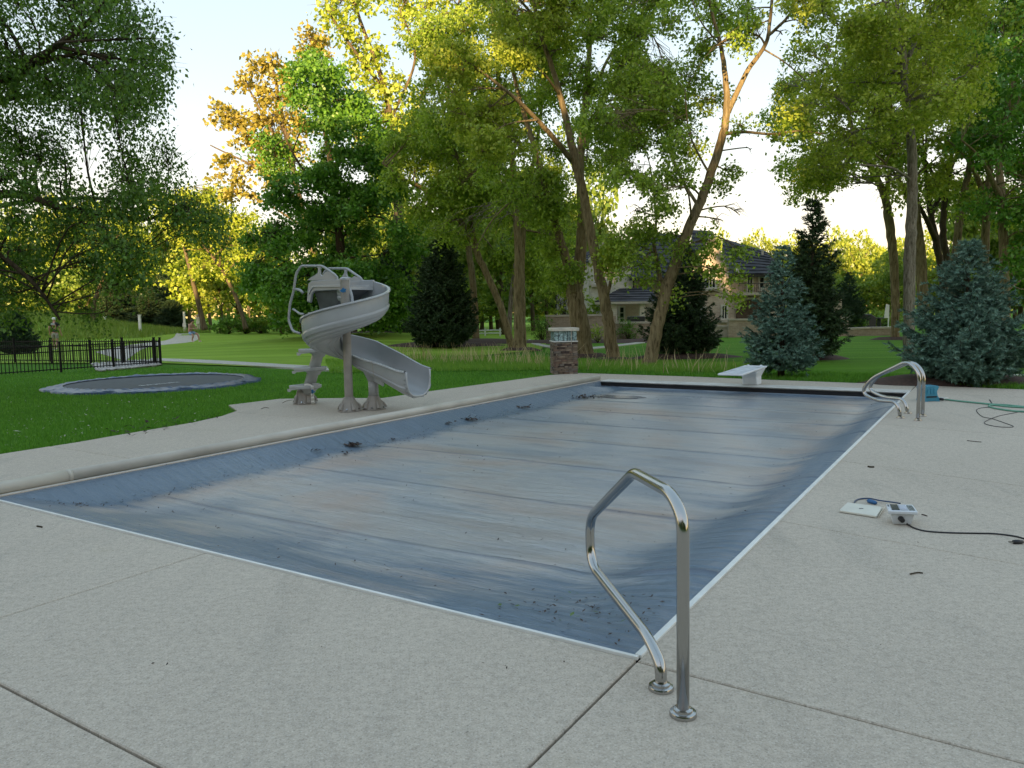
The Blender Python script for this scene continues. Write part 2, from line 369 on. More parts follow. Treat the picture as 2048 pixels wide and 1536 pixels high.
# the reel tube along the left edge
M_pipe = simple('reel_tube_beige', (.56, .52, .44), .38, var=.05, c2=(.45, .41, .34), vs_=2, bstr=.03)
rt_ = thing('cover_reel_tube', 'long beige round tube lying along the left edge of the covered pool', 'tube', UV(6.17, 0, 0))
b = MB(); b.tube([UV(6.17, v, .058) for v in (-.9, .72)], .058, 24); b.build('tube_section', M_pipe, rt_, True)
b = MB(); b.tube([UV(6.17, v, .058) for v in (.727, 6, 12.22)], .058, 24); b.build('tube_section', M_pipe, rt_, True)
b = MB(); b.tube([UV(6.17, v, .058) for v in (.70, .745)], .0605, 24); b.build('collar', M_pipe, rt_, True)
b = MB(); b.box(UV(6.115, 6.1, .006), (.014, 12.1, .012), RM); b.build('base_strip', M_white, rt_)
# cover
def ssm(x): x = np.clip(x, 0, 1); return x * x * (3 - 2 * x)
def vnoise(x, y, seed):
    r_ = np.random.default_rng(seed); T = r_.random((64, 64)); xi = np.floor(x).astype(int); yi = np.floor(y).astype(int)
    fx = x - xi; fy = y - yi; fx = fx * fx * (3 - 2 * fx); fy = fy * fy * (3 - 2 * fy)
    g = lambda a, b_: T[a % 64, b_ % 64]
    return (g(xi, yi) * (1 - fx) + g(xi + 1, yi) * fx) * (1 - fy) + (g(xi, yi + 1) * (1 - fx) + g(xi + 1, yi + 1) * fx) * fy
nu, nv = 245, 487
uu = np.linspace(0.01, 6.09, nu); vv = np.linspace(.01, 12.15, nv); U_, V_ = np.meshgrid(uu, vv)
SEAMS = [1.2, 2.78, 4.25, 5.68, 7.14, 8.52, 9.9, 11.2]
wob = .16 * (vnoise(V_ * .55, U_ * .3, 3) - .5)
dl = (6.1 - U_) / (.62 + wob); dr = U_ / (.62 + .5 * np.exp(-V_ / 2) + wob); dn = V_ / (.95 + 1.5 * (vnoise(U_ * .5, V_ * 0, 5) - .5) * .5); df = (12.2 - V_) / .8
sl_, sr_, sn_ = ssm(dl), ssm(dr), ssm(dn)
Z = -.005 - .155 * np.minimum(np.minimum(sl_ ** .8, sr_), sn_)
Z = np.minimum(Z, -.012 - .10 * ssm((V_ - 11.0) / .9))
inner = np.clip(np.minimum(np.minimum(1.8 * (dl - .85), 1.2 * (dr - .35)), np.minimum(.62 * (dn - .1), df * 1.2)) + .5 * (vnoise(U_ * 2.2, V_ * 2.2, 9) - .5), 0, 1)
# wrinkles: long low folds running across the pool, stronger near the near right corner
ph = V_ + .35 * vnoise(U_ * .8, V_ * .7, 11) + .05 * vnoise(U_ * 3, V_ * 3, 12)
wr = (np.abs(np.sin(ph * 21 + 3 * vnoise(U_ * .4, V_ * 1.1, 13))) ** .6) * vnoise(U_ * .9, V_ * 2.5, 14)
wr += .6 * (np.abs(np.sin(ph * 47 + U_ * 1.2)) ** .7) * vnoise(U_ * 1.3, V_ * 5, 15)
amp = .007 + .012 * np.exp(-((U_ - .8) ** 2 / 3.2 + (V_ - .9) ** 2 / 9)) + .004 * np.exp(-(U_ - .3) ** 2 / .12)
Z += wr * amp
# diagonal tension folds from the near right corner and radial ones at the left slope
dd = np.abs(np.sin((U_ * 1.0 - V_ * .55) * 26)) ** .5 * np.exp(-((U_ - .55) ** 2 / .5 + (V_ - .5) ** 2 / .6)); Z += .006 * dd
Z += .004 * np.sin(V_ * 9 + 2 * vnoise(V_ * 2, U_ * 0, 21)) * np.exp(-((U_ - 5.75) / .3) ** 2) * (vnoise(V_ * .8, U_, 22) > .5)
seam = np.zeros_like(Z)
for s_ in SEAMS:
    d_ = V_ - (s_ + .03 * np.sin(U_ * .9 + s_) + .02 * (vnoise(U_ * 1.5, V_ * 0, int(s_ * 9)) - .5))
    e_ = np.exp(-(d_ / .022) ** 2) * np.clip((5.75 - U_) * 2, 0, 1); seam = np.maximum(seam, e_); Z += .009 * e_ - .004 * np.exp(-((d_ + .05) / .03) ** 2) * (U_ < 5.6)
Z[-1, :] = -.115; Z[:, 0] = -.006; Z[0, :] = -.004; Z[:, -1] = -.004
VV = np.empty((nv * nu, 3)); VV[:, 0] = ORG.x + UD.x * U_.ravel() + VD.x * V_.ravel(); VV[:, 1] = ORG.y + UD.y * U_.ravel() + VD.y * V_.ravel(); VV[:, 2] = Z.ravel()
idx = np.arange(nu * nv).reshape(nv, nu); FF = np.stack([idx[:-1, :-1], idx[1:, :-1], idx[1:, 1:], idx[:-1, 1:]], -1).reshape(-1, 4)
m, t, bs = newmat('pool_cover_vinyl'); vw = coords(t, world=True)
vst = coords(t, (1, 1, 1), (0, 0, -math.atan2(UD.y, UD.x)), True)
mp = N(t, 'ShaderNodeMapping'); mp.inputs['Scale'].default_value = (.28, 1.9, 1); t.links.new(vst, mp.inputs[0])
mp2 = N(t, 'ShaderNodeMapping'); mp2.inputs['Scale'].default_value = (1.2, 9, 1); t.links.new(vst, mp2.inputs[0])
a_in = N(t, 'ShaderNodeAttribute', attribute_name='inner').outputs['Fac']; a_se = N(t, 'ShaderNodeAttribute', attribute_name='seam').outputs['Fac']
nA = noise_(t, mp.outputs[0], 1.3, 6, .65, .8); nB = noise_(t, mp2.outputs[0], 1.6, 6, .7, .5); nC = noise_(t, vw, .45, 4, .5, .6); nD = noise_(t, vw, 14, 5, .7)
base = ramp(t, nB, [(.3, (.095, .14, .19)), (.7, (.135, .18, .23))])
silt = ramp(t, nC, [(.36, (.29, .31, .33)), (.50, (.39, .38, .36)), (.62, (.41, .335, .285))])
fm = mth(t, 'ADD', mth(t, 'MULTIPLY', a_in, 1.15), mth(t, 'MULTIPLY', mth(t, 'SUBTRACT', mth(t, 'ADD', nA, mth(t, 'MULTIPLY', nB, .6)), .86), 2.6), True)
fm = mth(t, 'MULTIPLY', fm, mth(t, 'MULTIPLY', a_in, 4.0, True))
col = mix(t, fm, base, silt)
f2 = mth(t, 'MULTIPLY', mth(t, 'MULTIPLY', mth(t, 'SUBTRACT', nA, .5, True), 4.0, True), a_in)
col = mix(t, mth(t, 'MULTIPLY', f2, .6), col, (.19, .14, .11))
f3 = mth(t, 'MULTIPLY', mth(t, 'MULTIPLY', mth(t, 'SUBTRACT', nB, .56, True), 4.5, True), a_in)
col = mix(t, mth(t, 'MULTIPLY', f3, .55), col, (.15, .195, .26))
f4 = mth(t, 'MULTIPLY', mth(t, 'MULTIPLY', mth(t, 'SUBTRACT', nD, .6, True), 4.0, True), a_in)
col = mix(t, mth(t, 'MULTIPLY', f4, .45), col, (.09, .075, .065))
col = mix(t, mth(t, 'MULTIPLY', a_se, .7), col, (.055, .07, .105))
t.links.new(col, bs.inputs['Base Color'])
rr = mth(t, 'ADD', .20, mth(t, 'MULTIPLY', nC, .25)); t.links.new(rr, bs.inputs['Roughness'])
bs.inputs['Specular IOR Level'].default_value = .75
mp3 = N(t, 'ShaderNodeMapping'); mp3.inputs['Scale'].default_value = (1.0, 7, 1); t.links.new(vst, mp3.inputs[0])
hb = mth(t, 'ADD', noise_(t, mp3.outputs[0], 3.2, 5, .6, 1.0), mth(t, 'MULTIPLY', noise_(t, vw, 22, 4), .25)); bump(t, bs, hb, .7, .022)
M_cover = m
cov = npmesh('pool_cover', VV, FF, M_cover, None, True, {'inner': inner.ravel(), 'seam': seam.ravel()})
tag(cov, 'blue grey vinyl safety cover stretched over the pool, dirty and wrinkled', 'pool cover')
# rain water lying in the far left corner of the cover
mw, tw, bw = newmat('puddle_water'); bw.inputs['Base Color'].default_value = (.16, .18, .20, 1); bw.inputs['Roughness'].default_value = .14; bw.inputs['Specular IOR Level'].default_value = .6
bump(tw, bw, noise_(tw, coords(tw), 9, 3), .12, .01)
pc = toUV(G(1232, 793, -.15)); pts = []
for i in range(40):
    a = i / 40 * 2 * math.pi; r_ = 1 + .12 * math.sin(3 * a + 1) + .07 * math.sin(7 * a); pts.append(UV(pc[0] + .62 * r_ * math.cos(a), pc[1] + .24 * r_ * math.sin(a), -.1475))
tag(mesh('rain_puddle', pts, [tuple(range(40))], mw), 'shallow rain puddle at the far left corner of the pool cover', 'puddle')
# ------------------------------------------------------------------ paths
def strip_px(name, left, right, mat, z=.03):
    V = []; k = 4
    A = smooth_path([G(*p) for p in left], k); B = smooth_path([G(*p) for p in right], k); n = min(len(A), len(B))
    for p, q in zip(A[:n], B[:n]): V += [Vector((p.x, p.y, gz(p.x, p.y) + z)), Vector((q.x, q.y, gz(q.x, q.y) + z))]
    V += [v - Vector((0, 0, .1)) for v in V]
    m_ = 2 * n; Fc = [(2 * i, 2 * i + 1, 2 * i + 3, 2 * i + 2) for i in range(n - 1)] + [(2 * i, 2 * i + 2, m_ + 2 * i + 2, m_ + 2 * i) for i in range(n - 1)] + [(2 * i + 1, m_ + 2 * i + 1, m_ + 2 * i + 3, 2 * i + 3) for i in range(n - 1)]
    return tag(mesh(name, V, Fc, mat), kind='structure')
strip_px('path', [(300, 717), (420, 721), (560, 729), (700, 737)], [(300, 721), (420, 727), (560, 735), (700, 744)], M_concp, .02)
strip_px('path', [(190, 705), (262, 690), (330, 682.5), (352, 676), (340, 668), (298, 664), (310, 659.5), (400, 659)],
         [(250, 722), (300, 695), (385, 684), (398, 674), (372, 669), (334, 666), (345, 663), (400, 661.2)], M_concp, .012)
strip_px('path', [(0, 676), (110, 674), (200, 671.5)], [(0, 678), (110, 676), (200, 673)], M_concp, .03)
strip_px('path', [(1060, 682), (1070, 687), (1110, 693), (1180, 695), (1290, 683)], [(1055, 684), (1066, 690), (1110, 696.5), (1180, 698), (1290, 685.5)], M_concp, .012)
strip_px('path', [(1870, 744), (1960, 747), (2060, 750)], [(1870, 746.5), (1960, 749.5), (2060, 752.5)], M_concp, .012)
strip_px('path', [(1430, 667), (1490, 667.4), (1540, 668)], [(1430, 670), (1490, 670.4), (1540, 671)], M_concp, .012)
# mulch beds
M_mulch = simple('brown_mulch', (.085, .045, .03), .95, vs_=14, bstr=.9, bscale=40, c2=(.03, .018, .013))
def bed(px, py, rx, ry, h=.12, name='mulch_bed'):
    c = G(px, py); n = 26; V = [(c.x, c.y, gz(c.x, c.y) + h)]
    for j, f_ in ((1, .6), (2, 1.0)):
        for i in range(n):
            a = 2 * math.pi * i / n; k = 1 + .08 * math.sin(3 * a + px)
            x, y = c.x + rx * f_ * k * math.cos(a), c.y + ry * f_ * k * math.sin(a); V.append((x, y, gz(x, y) + (h * .8 if j == 1 else -.03)))
    Fc = [(0, 1 + i, 1 + (i + 1) % n) for i in range(n)] + [(1 + i, 1 + n + i, 1 + n + (i + 1) % n, 1 + (i + 1) % n) for i in range(n)]
    return tag(mesh(name, V, Fc, M_mulch, smooth=True), kind='structure')
for q in ((888, 694, 3.0, 1.6), (985, 688, 2.2, 1.8), (740, 682, 2.6, 1.6), (1365, 714, 1.9, .9), (1620, 716, 1.3, .8), (1120, 686, 3.0, 1.2), (1262, 683, 3.4, 1.6), (1040, 700, .9, .7), (1170, 712, .9, .7), (1225, 722, .8, .6), (540, 657, 2.6, 2.0), (1790, 678, 1.1, .8), (1900, 762, 2.0, 1.1)): bed(*q)
# ================================================================== THE HOUSE ACROSS THE LAWN
def brickmat(name, a, b_, mor, sx=1.0):
    m, t, bs = newmat(name); v = coords(t, world=True)
    sep = N(t, 'ShaderNodeSeparateXYZ'); t.links.new(v, sep.inputs[0]); cmb = N(t, 'ShaderNodeCombineXYZ')
    t.links.new(mth(t, 'ADD', sep.outputs[0], mth(t, 'MULTIPLY', sep.outputs[1], .7)), cmb.inputs[0]); t.links.new(sep.outputs[2], cmb.inputs[1])
    bk = N(t, 'ShaderNodeTexBrick'); bk.inputs['Scale'].default_value = 1.0 / sx; bk.inputs['Color1'].default_value = c4(a); bk.inputs['Color2'].default_value = c4(b_); bk.inputs['Mortar'].default_value = c4(mor)
    bk.inputs['Brick Width'].default_value = .26; bk.inputs['Row Height'].default_value = .085; bk.inputs['Mortar Size'].default_value = .008; t.links.new(cmb.outputs[0], bk.inputs['Vector'])
    nz = noise_(t, v, 3.5, 5, .7); col = mix(t, mth(t, 'MULTIPLY', mth(t, 'SUBTRACT', nz, .4, True), 1.4, True), bk.outputs['Color'], tuple(x * .55 for x in a))
    t.links.new(col, bs.inputs['Base Color']); bs.inputs['Roughness'].default_value = .9; bump(t, bs, bk.outputs['Fac'], -.4, .01); return m
M_brick = brickmat('pinkish_brick', (.52, .41, .32), (.62, .51, .41), (.66, .60, .51))
M_brick2 = brickmat('garden_wall_brick', (.32, .255, .19), (.43, .35, .265), (.45, .39, .31))
M_brickw = brickmat('pale_brick', (.58, .54, .46), (.68, .63, .54), (.66, .62, .54))
M_roof = simple('roof_metal_tile', (.05, .05, .056), .8, spec=.2, var=.35, vs_=1.2, bstr=.3, bscale=12)
M_stone = simple('cast_stone', (.50, .45, .37), .7, var=.08)
M_glass = simple('window_glass', (.02, .028, .032), .08, var=.3, bstr=0, vs_=.8)
M_dark = simple('dark_metal', (.02, .02, .02), .5)
M_fr = simple('window_frame_white', (.62, .60, .54), .5, var=.05)
house = thing('brick_house', 'large pinkish brick house with dark tiled roofs behind the leaning cottonwoods', 'house', P(1330, 668, 50))
def wall_px(name, pts, D, th, mat, parent):
    mb = MB(); mb.prism([P(x, y, D) for x, y in pts], (0, th, 0)); return mb.build(name, mat, parent)
def roof_px(name, A, B, C_, D_, n, parent, t_=.05):
    """roof face between eave A-B and ridge D-C in n overlapping courses"""
    A, B, C_, D_ = map(Vector, (A, B, C_, D_)); mb = MB(); up_ = ((B - A).cross(D_ - A)).normalized()
    if up_.z < 0: up_ = -up_
    for i in range(n):
        f0, f1 = i / n, (i + 1) / n
        a, b_, c, d = A.lerp(D_, f0), B.lerp(C_, f0), B.lerp(C_, f1), A.lerp(D_, f1)
        o_ = up_ * t_; mb.add([a + o_, b_ + o_, c + o_ * .15, d + o_ * .15, a - o_ * .2, b_ - o_ * .2], [(0, 1, 2, 3), (4, 5, 1, 0), (0, 3, 4), (1, 5, 2)])
    o = mb.build(name, M_roof, parent); return o
def window_px(name, x0, y0, x1, y1, D, parent, nx=1, ny=1, arch=False, sill=True, fm=None, fw=.09):
    fm = fm or M_fr; a, b_ = P(x0, y1, D), P(x1, y0, D); W, H = b_.x - a.x, b_.z - a.z; cx, cz = (a.x + b_.x) / 2, (a.z + b_.z) / 2
    mb = MB()
    for s_ in (-1, 1): mb.box((cx + s_ * (W / 2 - fw / 2), D - .03, cz), (fw, .12, H))
    mb.box((cx, D - .03, a.z + fw / 2), (W - 2 * fw - .002, .12, fw)); mb.box((cx, D - .03, b_.z - fw / 2), (W - 2 * fw - .002, .12, fw))
    if arch: mb.prism([Vector((cx + W / 2 * math.cos(t), D - .09, b_.z + .002 + W * .35 * math.sin(t))) for t in np.linspace(0, math.pi, 9)], (0, .12, 0))
    fr = mb.build(name, fm, parent)
    gx, gz0 = (W - 2 * fw) / nx, (H - 2 * fw) / ny; g = MB(); mu = MB()
    mesh('pane', [(cx - W / 2 + fw, D - .01, a.z + fw), (cx + W / 2 - fw, D - .01, a.z + fw), (cx + W / 2 - fw, D - .01, b_.z - fw), (cx - W / 2 + fw, D - .01, b_.z - fw)], [(0, 1, 2, 3)], M_glass, fr)
    for i in range(1, nx): mu = MB(); mu.box((cx - W / 2 + fw + gx * i, D - .028, cz), (.05, .05, H - 2 * fw - .004)); mu.build('muntin', fm, fr)
    for i in range(1, ny): mu = MB(); mu.box((cx, D - .031, a.z + fw + gz0 * i), (W - 2 * fw - .004, .04, .045)); mu.build('muntin', fm, fr)
    if sill: s_ = MB(); s_.box((cx, D - .1, a.z - .08), (W + .2, .24, .13)); s_.build('sill', M_stone, fr)
    return fr
# right gabled bay, stepped, catching the sun
wall_px('gable_wall', [(1385, 668), (1385, 517), (1395, 517), (1401, 503), (1406, 503), (1414, 490), (1420, 474), (1427, 464), (1433, 482), (1439, 496), (1443, 509), (1447, 514), (1453, 529), (1457, 537), (1457, 668)], 44, .35, M_brick, house)
for q in ([(1439, 496), (1443, 508), (1447, 513), (1453, 528), (1457, 536), (1453, 537), (1445, 518), (1438, 504)], [(1394, 516), (1401, 502), (1406, 502), (1413, 489), (1415, 492), (1408, 506), (1403, 507), (1397, 519)]):
    wall_px('gable_coping', q, 43.85, .16, M_stone, house)
window_px('window', 1409, 534, 1433, 578, 44, house, 3, 2)
window_px('window', 1400, 612, 1412, 650, 44, house, 1, 2); window_px('window', 1441, 609, 1456, 640, 43.9, house, 2, 1)
wall_px('wall', [(1457, 668), (1457, 550), (1480, 548), (1560, 546), (1560, 668)], 46, .4, M_brick, house)
window_px('window', 1460, 549, 1472, 567, 46, house, 2, 1, sill=False); 
dr = window_px('balcony_door', 1492, 548, 1507, 588, 46, house, 2, 1, sill=False)
window_px('window', 1516, 552, 1530, 578, 46, house, 1, 2)
wall_px('dormer', [(1466, 562), (1476, 534), (1490, 545), (1489, 562)], 45.6, .3, M_brickw, house)
mb = MB(); a, b_ = P(1476, 588, 44.9), P(1545, 588, 44.9); mb.box(((a.x + b_.x) / 2, 45.4, a.z), (b_.x - a.x, 1.1, .16)); mb.build('balcony', M_stone, house)
mb = MB(); a, b_ = P(1478, 567, 44.9), P(1545, 567, 44.9); z0 = P(1480, 586, 44.9).z
mb.tube([a, b_], .02, 5); [mb.tube([(x, 44.9, z0), (x, 44.9, a.z)], .01, 4) for x in np.linspace(a.x, b_.x, 18)]; tag(mb.build('balcony_railing', M_dark, house), kind='stuff')
# flat arched panel on the ground floor, dark colour paints a recess's shade
mb = MB(); cx = P(1500, 640, 45.94).x; zt = P(1500, 602, 45.9).z; zb = P(1500, 650, 45.9).z
mb.prism([Vector((cx + .85 * math.cos(t), 45.9, zt - .5 + .6 * math.sin(t))) for t in np.linspace(0, math.pi, 12)] + [Vector((cx - .85, 45.9, zb)), Vector((cx + .85, 45.9, zb))], (0, .05, 0)); mb.build('painted_arch_recess', simple('painted_recess_shade', (.10, .07, .05), .9), house)
mb = MB(); mb.tube([Vector((cx + .92 * math.cos(t), 45.86, zt - .5 + .67 * math.sin(t))) for t in np.linspace(0, math.pi, 14)], .09, 6); mb.build('arch_trim', M_stone, house)
# long right roof
e0, e1 = P(1440, 549, 45.4), P(1566, 547, 45.4); r0, r1 = P(1429, 472, 51), P(1543, 512, 50)
roof_px('roof', e0, e1, P(1530, 502, 50), P(1446, 477, 51), 9, house); roof_px('roof', e1, P(1580, 552, 50), P(1530, 502, 50.02), P(1530, 502, 50), 8, house)
mb = MB(); mb.box(((e0.x + e1.x) / 2, 45.35, e0.z - .1), (e1.x - e0.x, .14, .16)); mb.build('gutter', M_dark, house)
mb = MB(); q = P(1525, 512, 49); mb.box(q, (.12, .12, .9)); mb.build('roof_vent', M_stone, house)
# left gabled wing and hip roof
wall_px('gable_wall', [(1179, 668), (1179, 518), (1207, 484), (1262, 534), (1265, 668)], 47, .35, M_brickw, house)
wall_px('gable_coping', [(1176, 519), (1207, 481), (1264, 533), (1261, 537), (1207, 487), (1179, 521)], 46.85, .15, M_stone, house)
window_px('window', 1186, 551, 1198, 569, 47, house, 2, 4, arch=True)
wall_px('wall', [(1265, 668), (1265, 556), (1390, 556), (1390, 668)], 48, .35, M_brick, house)
a, b_ = P(1258, 556, 46.6), P(1392, 556, 46.6)
roof_px('roof', a, P(1330, 556, 46.6), P(1283, 464, 52), P(1268, 472, 52), 10, house); roof_px('roof', P(1330, 556, 46.6), b_, P(1372, 470, 53), P(1283, 464, 52), 10, house)
roof_px('roof', P(1250, 520, 50), a, P(1268, 472, 52), P(1262, 478, 52), 8, house)
roof_px('roof', P(1372, 530, 50), P(1430, 520, 50), P(1424, 462, 54), P(1386, 460, 54), 8, house)
mb = MB(); mb.box(((a.x + b_.x) / 2, 46.5, a.z - .08), (b_.x - a.x, .14, .16)); mb.build('gutter', M_dark, house)
mb = MB(); mb.tube([P(1267, 557, 46.9), P(1267, 578, 46.9)], .06, 6); mb.build('downpipe', M_dark, house)
# porch
a, b_, c, d = P(1190, 604, 42.6), P(1318, 604, 42.6), P(1300, 574, 46.8), P(1240, 577, 46.8)
roof_px('porch_roof', a, b_, c, d, 6, house); mb = MB(); mb.box(((a.x + b_.x) / 2, 42.55, a.z - .07), (b_.x - a.x, .12, .13)); mb.build('gutter', M_stone, house)
for x in (1228, 1284, 1312): mb = MB(); q = P(x, 640, 42.9); mb.box((q.x, 42.9, (a.z - .05) / 2), (.3, .3, a.z - .1)); mb.build('porch_column', M_brickw, house)
wall_px('porch_wall', [(1228, 668), (1228, 608), (1318, 608), (1318, 668)], 46, .2, M_brick, house); window_px('porch_door', 1237, 612, 1250, 650, 45.9, house, 1, 3, sill=False)
# far left wing
wall_px('wall', [(1113, 668), (1113, 532), (1152, 528), (1179, 520), (1179, 668)], 52, .3, M_brickw, house)
roof_px('roof', P(1106, 533, 51.6), P(1180, 524, 51.6), P(1185, 500, 55), P(1140, 515, 55), 5, house)
mb = MB(); mb.tube([P(1112, 560, 51.9), P(1112, 660, 51.9)], .05, 6); mb.build('downpipe', M_dark, house)
# garden walls
def gwall(label, pts, D, th, mat, cap=True, zb=None):
    o = thing('garden_wall', label, 'wall', P(pts[0][0], 660, D)); zb = -.05 if zb is None else zb
    for (x0, y0), (x1, y1) in zip(pts, pts[1:]):
        a, b_ = P(x0, y0, D), P(x1, y1, D)
        if abs(b_.x - a.x) < .05: continue
        mb = MB(); mb.prism([Vector((a.x, D, zb)), Vector((b_.x, D, zb)), b_, a], (0, th, 0)); mb.build('wall', mat, o)
        if cap: mb = MB(); mb.prism([Vector((a.x - .03, D - .06, a.z + .004)), Vector((b_.x + .03, D - .06, b_.z + .004)), b_ + Vector((.03, -.06, .1)), a + Vector((-.03, -.06, .1))], (0, th + .12, 0)); mb.build('cap', M_stone, o)
    return o
gwall('high brick garden wall left of the porch with a pale cap', [(1092, 634), (1152, 633), (1232, 632)], 39, .3, M_brick2)
gwall('lower brick garden wall right of the porch steps', [(1232, 648), (1300, 647)], 38.6, .3, M_brick2)
gwall('brick terrace wall in front of the lit gable', [(1458, 641), (1518, 641), (1560, 641)], 41, .3, M_brick2)
gwall('pale terrace step left of the terrace wall', [(1408, 655), (1458, 655)], 41.5, .5, M_stone)
gwall('low grey stone wall on the lawn at the right', [(1682, 660), (1742, 658), (1790, 657)], 40, .35, M_brick2)
gwall('short raised pier of the low stone wall', [(1680, 638), (1697, 638)], 40.6, .5, M_brick2)
pl = thing('brick_pillar', 'tall brick gate pillar beside the small spruce at the right', 'pillar', P(1674, 660, 42)); a, b_ = P(1666, 596, 42), P(1680, 596, 42)
mb = MB(); mb.box(((a.x + b_.x) / 2, 42, a.z / 2), (b_.x - a.x, .5, a.z)); mb.build('shaft', M_brick, pl); mb = MB(); mb.box(((a.x + b_.x) / 2, 42, a.z + .06), (b_.x - a.x + .1, .6, .1)); mb.build('cap', M_stone, pl)
# covered grill beyond the wall, small white post
gr = thing('covered_grill', 'dark covered grill standing beyond the low wall', 'grill', P(1730, 652, 46)); q = P(1730, 646, 46)
mb = MB(); mb.prism([Vector((q.x - .5, 45.8, .1)), Vector((q.x + .55, 45.8, .1)), Vector((q.x + .6, 45.8, .85)), Vector((q.x + .3, 45.8, 1.05)), Vector((q.x - .35, 45.8, 1.08)), Vector((q.x - .6, 45.8, .8))], (0, .6, 0)); bevel(mb.build('cover', M_dark, gr), .06)
mb = MB(); mb.box((q.x + .85, 46, .8), (.35, .5, .06)); mb.box((q.x + .85, 46, .4), (.05, .4, .8)); mb.build('side_shelf', M_dark, gr)
g2 = thing('porch_grill', 'small black grill on the porch behind the lower wall', 'grill', P(1272, 645, 41)); q = P(1272, 641, 41); mb = MB(); mb.box(q, (.9, .5, .45)); mb.box(q + Vector((0, 0, -.6)), (.7, .4, .8)); bevel(mb.build('body', M_dark, g2), .05)
sg = thing('garden_sign', 'small white sign board leaning at the foot of the far hedge', 'sign', P(1773, 650, 44)); mb = MB(); q = P(1773, 622, 44); mb.prism([q + Vector(v) for v in ((-.12, 0, -.4), (.1, 0, -.4), (.16, 0, .35), (-.02, 0, .4))], (0, .04, 0)); mb.build('board', M_white, sg); mb = MB(); mb.box((q.x + .15, 44.05, q.z - .5), (.05, .05, 1.5)); mb.build('post', M_white, sg)
# white rail fence far behind
wf = thing('rail_fence', 'short white two rail fence seen between the cottonwood trunks', 'fence', P(975, 660, 46)); mb = MB()
for yy in (661, 667): mb = MB(); a, b_ = P(950, yy, 46), P(1003, yy - 1, 46); mb.tube([a, b_], .035, 5); mb.build('rail', M_white, wf)
for x in (970, 1000): mb = MB(); q = P(x, 656, 46); mb.box((q.x, 46, q.z / 2), (.09, .09, q.z)); mb.build('post', M_white, wf)
# ================================================================== STONE PILLAR LAMP BY THE POOL
M_s = [simple('ledge_stone_' + n_, c, .85, var=.25, vs_=9, bstr=.5, bscale=40) for n_, c in (('brown', (.17, .125, .09)), ('dark', (.06, .04, .033)), ('tan', (.25, .195, .14)), ('grey', (.17, .145, .12)), ('rust', (.17, .11, .08)))]
c0 = UV(7.67, 13.66, 0); pb = UV(8.0, 13.34); pf = UV(7.34, 13.59); ex = Vector((1, .10, 0)).normalized(); ey = Vector((-.10, 1, 0)).normalized(); Wp = .60
c0 = (G(1104, 748) + G(1160, 748)) / 2 + ey * Wp * .5
pil = thing('stone_pillar', 'brown ledgestone pillar with a glass block band at the far left pool corner', 'pillar', c0); RP = Matrix((ex, ey, Vector((0, 0, 1)))).transposed()
ztop = P(1132, 684, c0.y - .3).z; zg = P(1132, 662, c0.y - .3).z; zc = P(1132, 656, c0.y - .3).z
mb = MB(); mb.box(c0 + Vector((0, 0, ztop / 2)), (Wp - .06, Wp - .06, ztop), RP); mb.build('core', M_black, pil)
r3 = random.Random(4); z = .0; sm = {}
while z < ztop - .012:
    h = min(r3.choice((.032, .045, .055, .038)), ztop - z)
    for side in range(4):
        d = (-ey, ex, ey, -ex)[side]; s_ = (ex, ey, -ex, -ey)[side]; x = -Wp / 2 + (.01 if side % 2 else 0)
        while x < Wp / 2 - .02:
            wd = min(r3.uniform(.07, .2), Wp / 2 - x); wd = Wp / 2 - x if Wp / 2 - x - wd < .05 else wd
            hh = h; zz = z; dp = r3.uniform(.035, .055); mi = r3.choices(range(5), (5, 1.6, 3, 3, 2))[0]
            key = (round(wd, 2), round(hh, 3), mi)
            if key not in sm:
                me = bpy.data.meshes.new('stone'); bm = bmesh.new(); bmesh.ops.create_cube(bm, size=1); bmesh.ops.scale(bm, vec=(wd - .005, .06, hh - .004), verts=bm.verts)
                for v in bm.verts: v.co += Vector((r3.uniform(-.004, .004), r3.uniform(-.008, .004), r3.uniform(-.002, .002)))
                bmesh.ops.bevel(bm, geom=bm.edges[:], offset=.004, segments=1, affect='EDGES'); bm.to_mesh(me); bm.free(); me.materials.append(M_s[mi]); sm[key] = me
            o = bpy.data.objects.new('stone', sm[key]); COL.objects.link(o); o.parent = pil
            pos = d * (Wp / 2 - .03 + dp - .045) + s_ * (x + wd / 2) + Vector((0, 0, zz + hh / 2)); m4 = Matrix((s_, -d, Vector((0, 0, 1)))).transposed().to_4x4(); m4.translation = pos; o.matrix_local = m4; x += wd
    z += h
M_gb = simple('glass_block', (.30, .42, .42), .12, var=.5, vs_=18, bstr=.4, bscale=30, spec=.8)
mb = MB(); mb.box(c0 + Vector((0, 0, ztop + .012)), (Wp + .02, Wp + .02, .022), RP); bevel(mb.build('lower_trim', M_white, pil), .004)
nb = 5; bw_ = (Wp - .03) / nb
for side in range(4):
    d = (-ey, ex, ey, -ex)[side]; s_ = (ex, ey, -ex, -ey)[side]
    for i in range(nb):
        mb = MB(); mb.box(c0 + d * (Wp / 2 - .04) + s_ * (-Wp / 2 + .015 + bw_ * (i + .5)) + Vector((0, 0, (ztop + .024 + zg) / 2)), (bw_ - .012 if side % 2 == 0 else bw_ - .02, .05, zg - ztop - .03), Matrix((s_, -d, Vector((0, 0, 1)))).transposed()); bevel(mb.build('glass_block', M_gb, pil), .008)
mb = MB(); mb.box(c0 + Vector((0, 0, (ztop + zg) / 2 + .01)), (Wp - .16, Wp - .16, zg - ztop - .03), RP); mb.build('lamp_core', simple('core_grey', (.10, .13, .13), .5), pil)
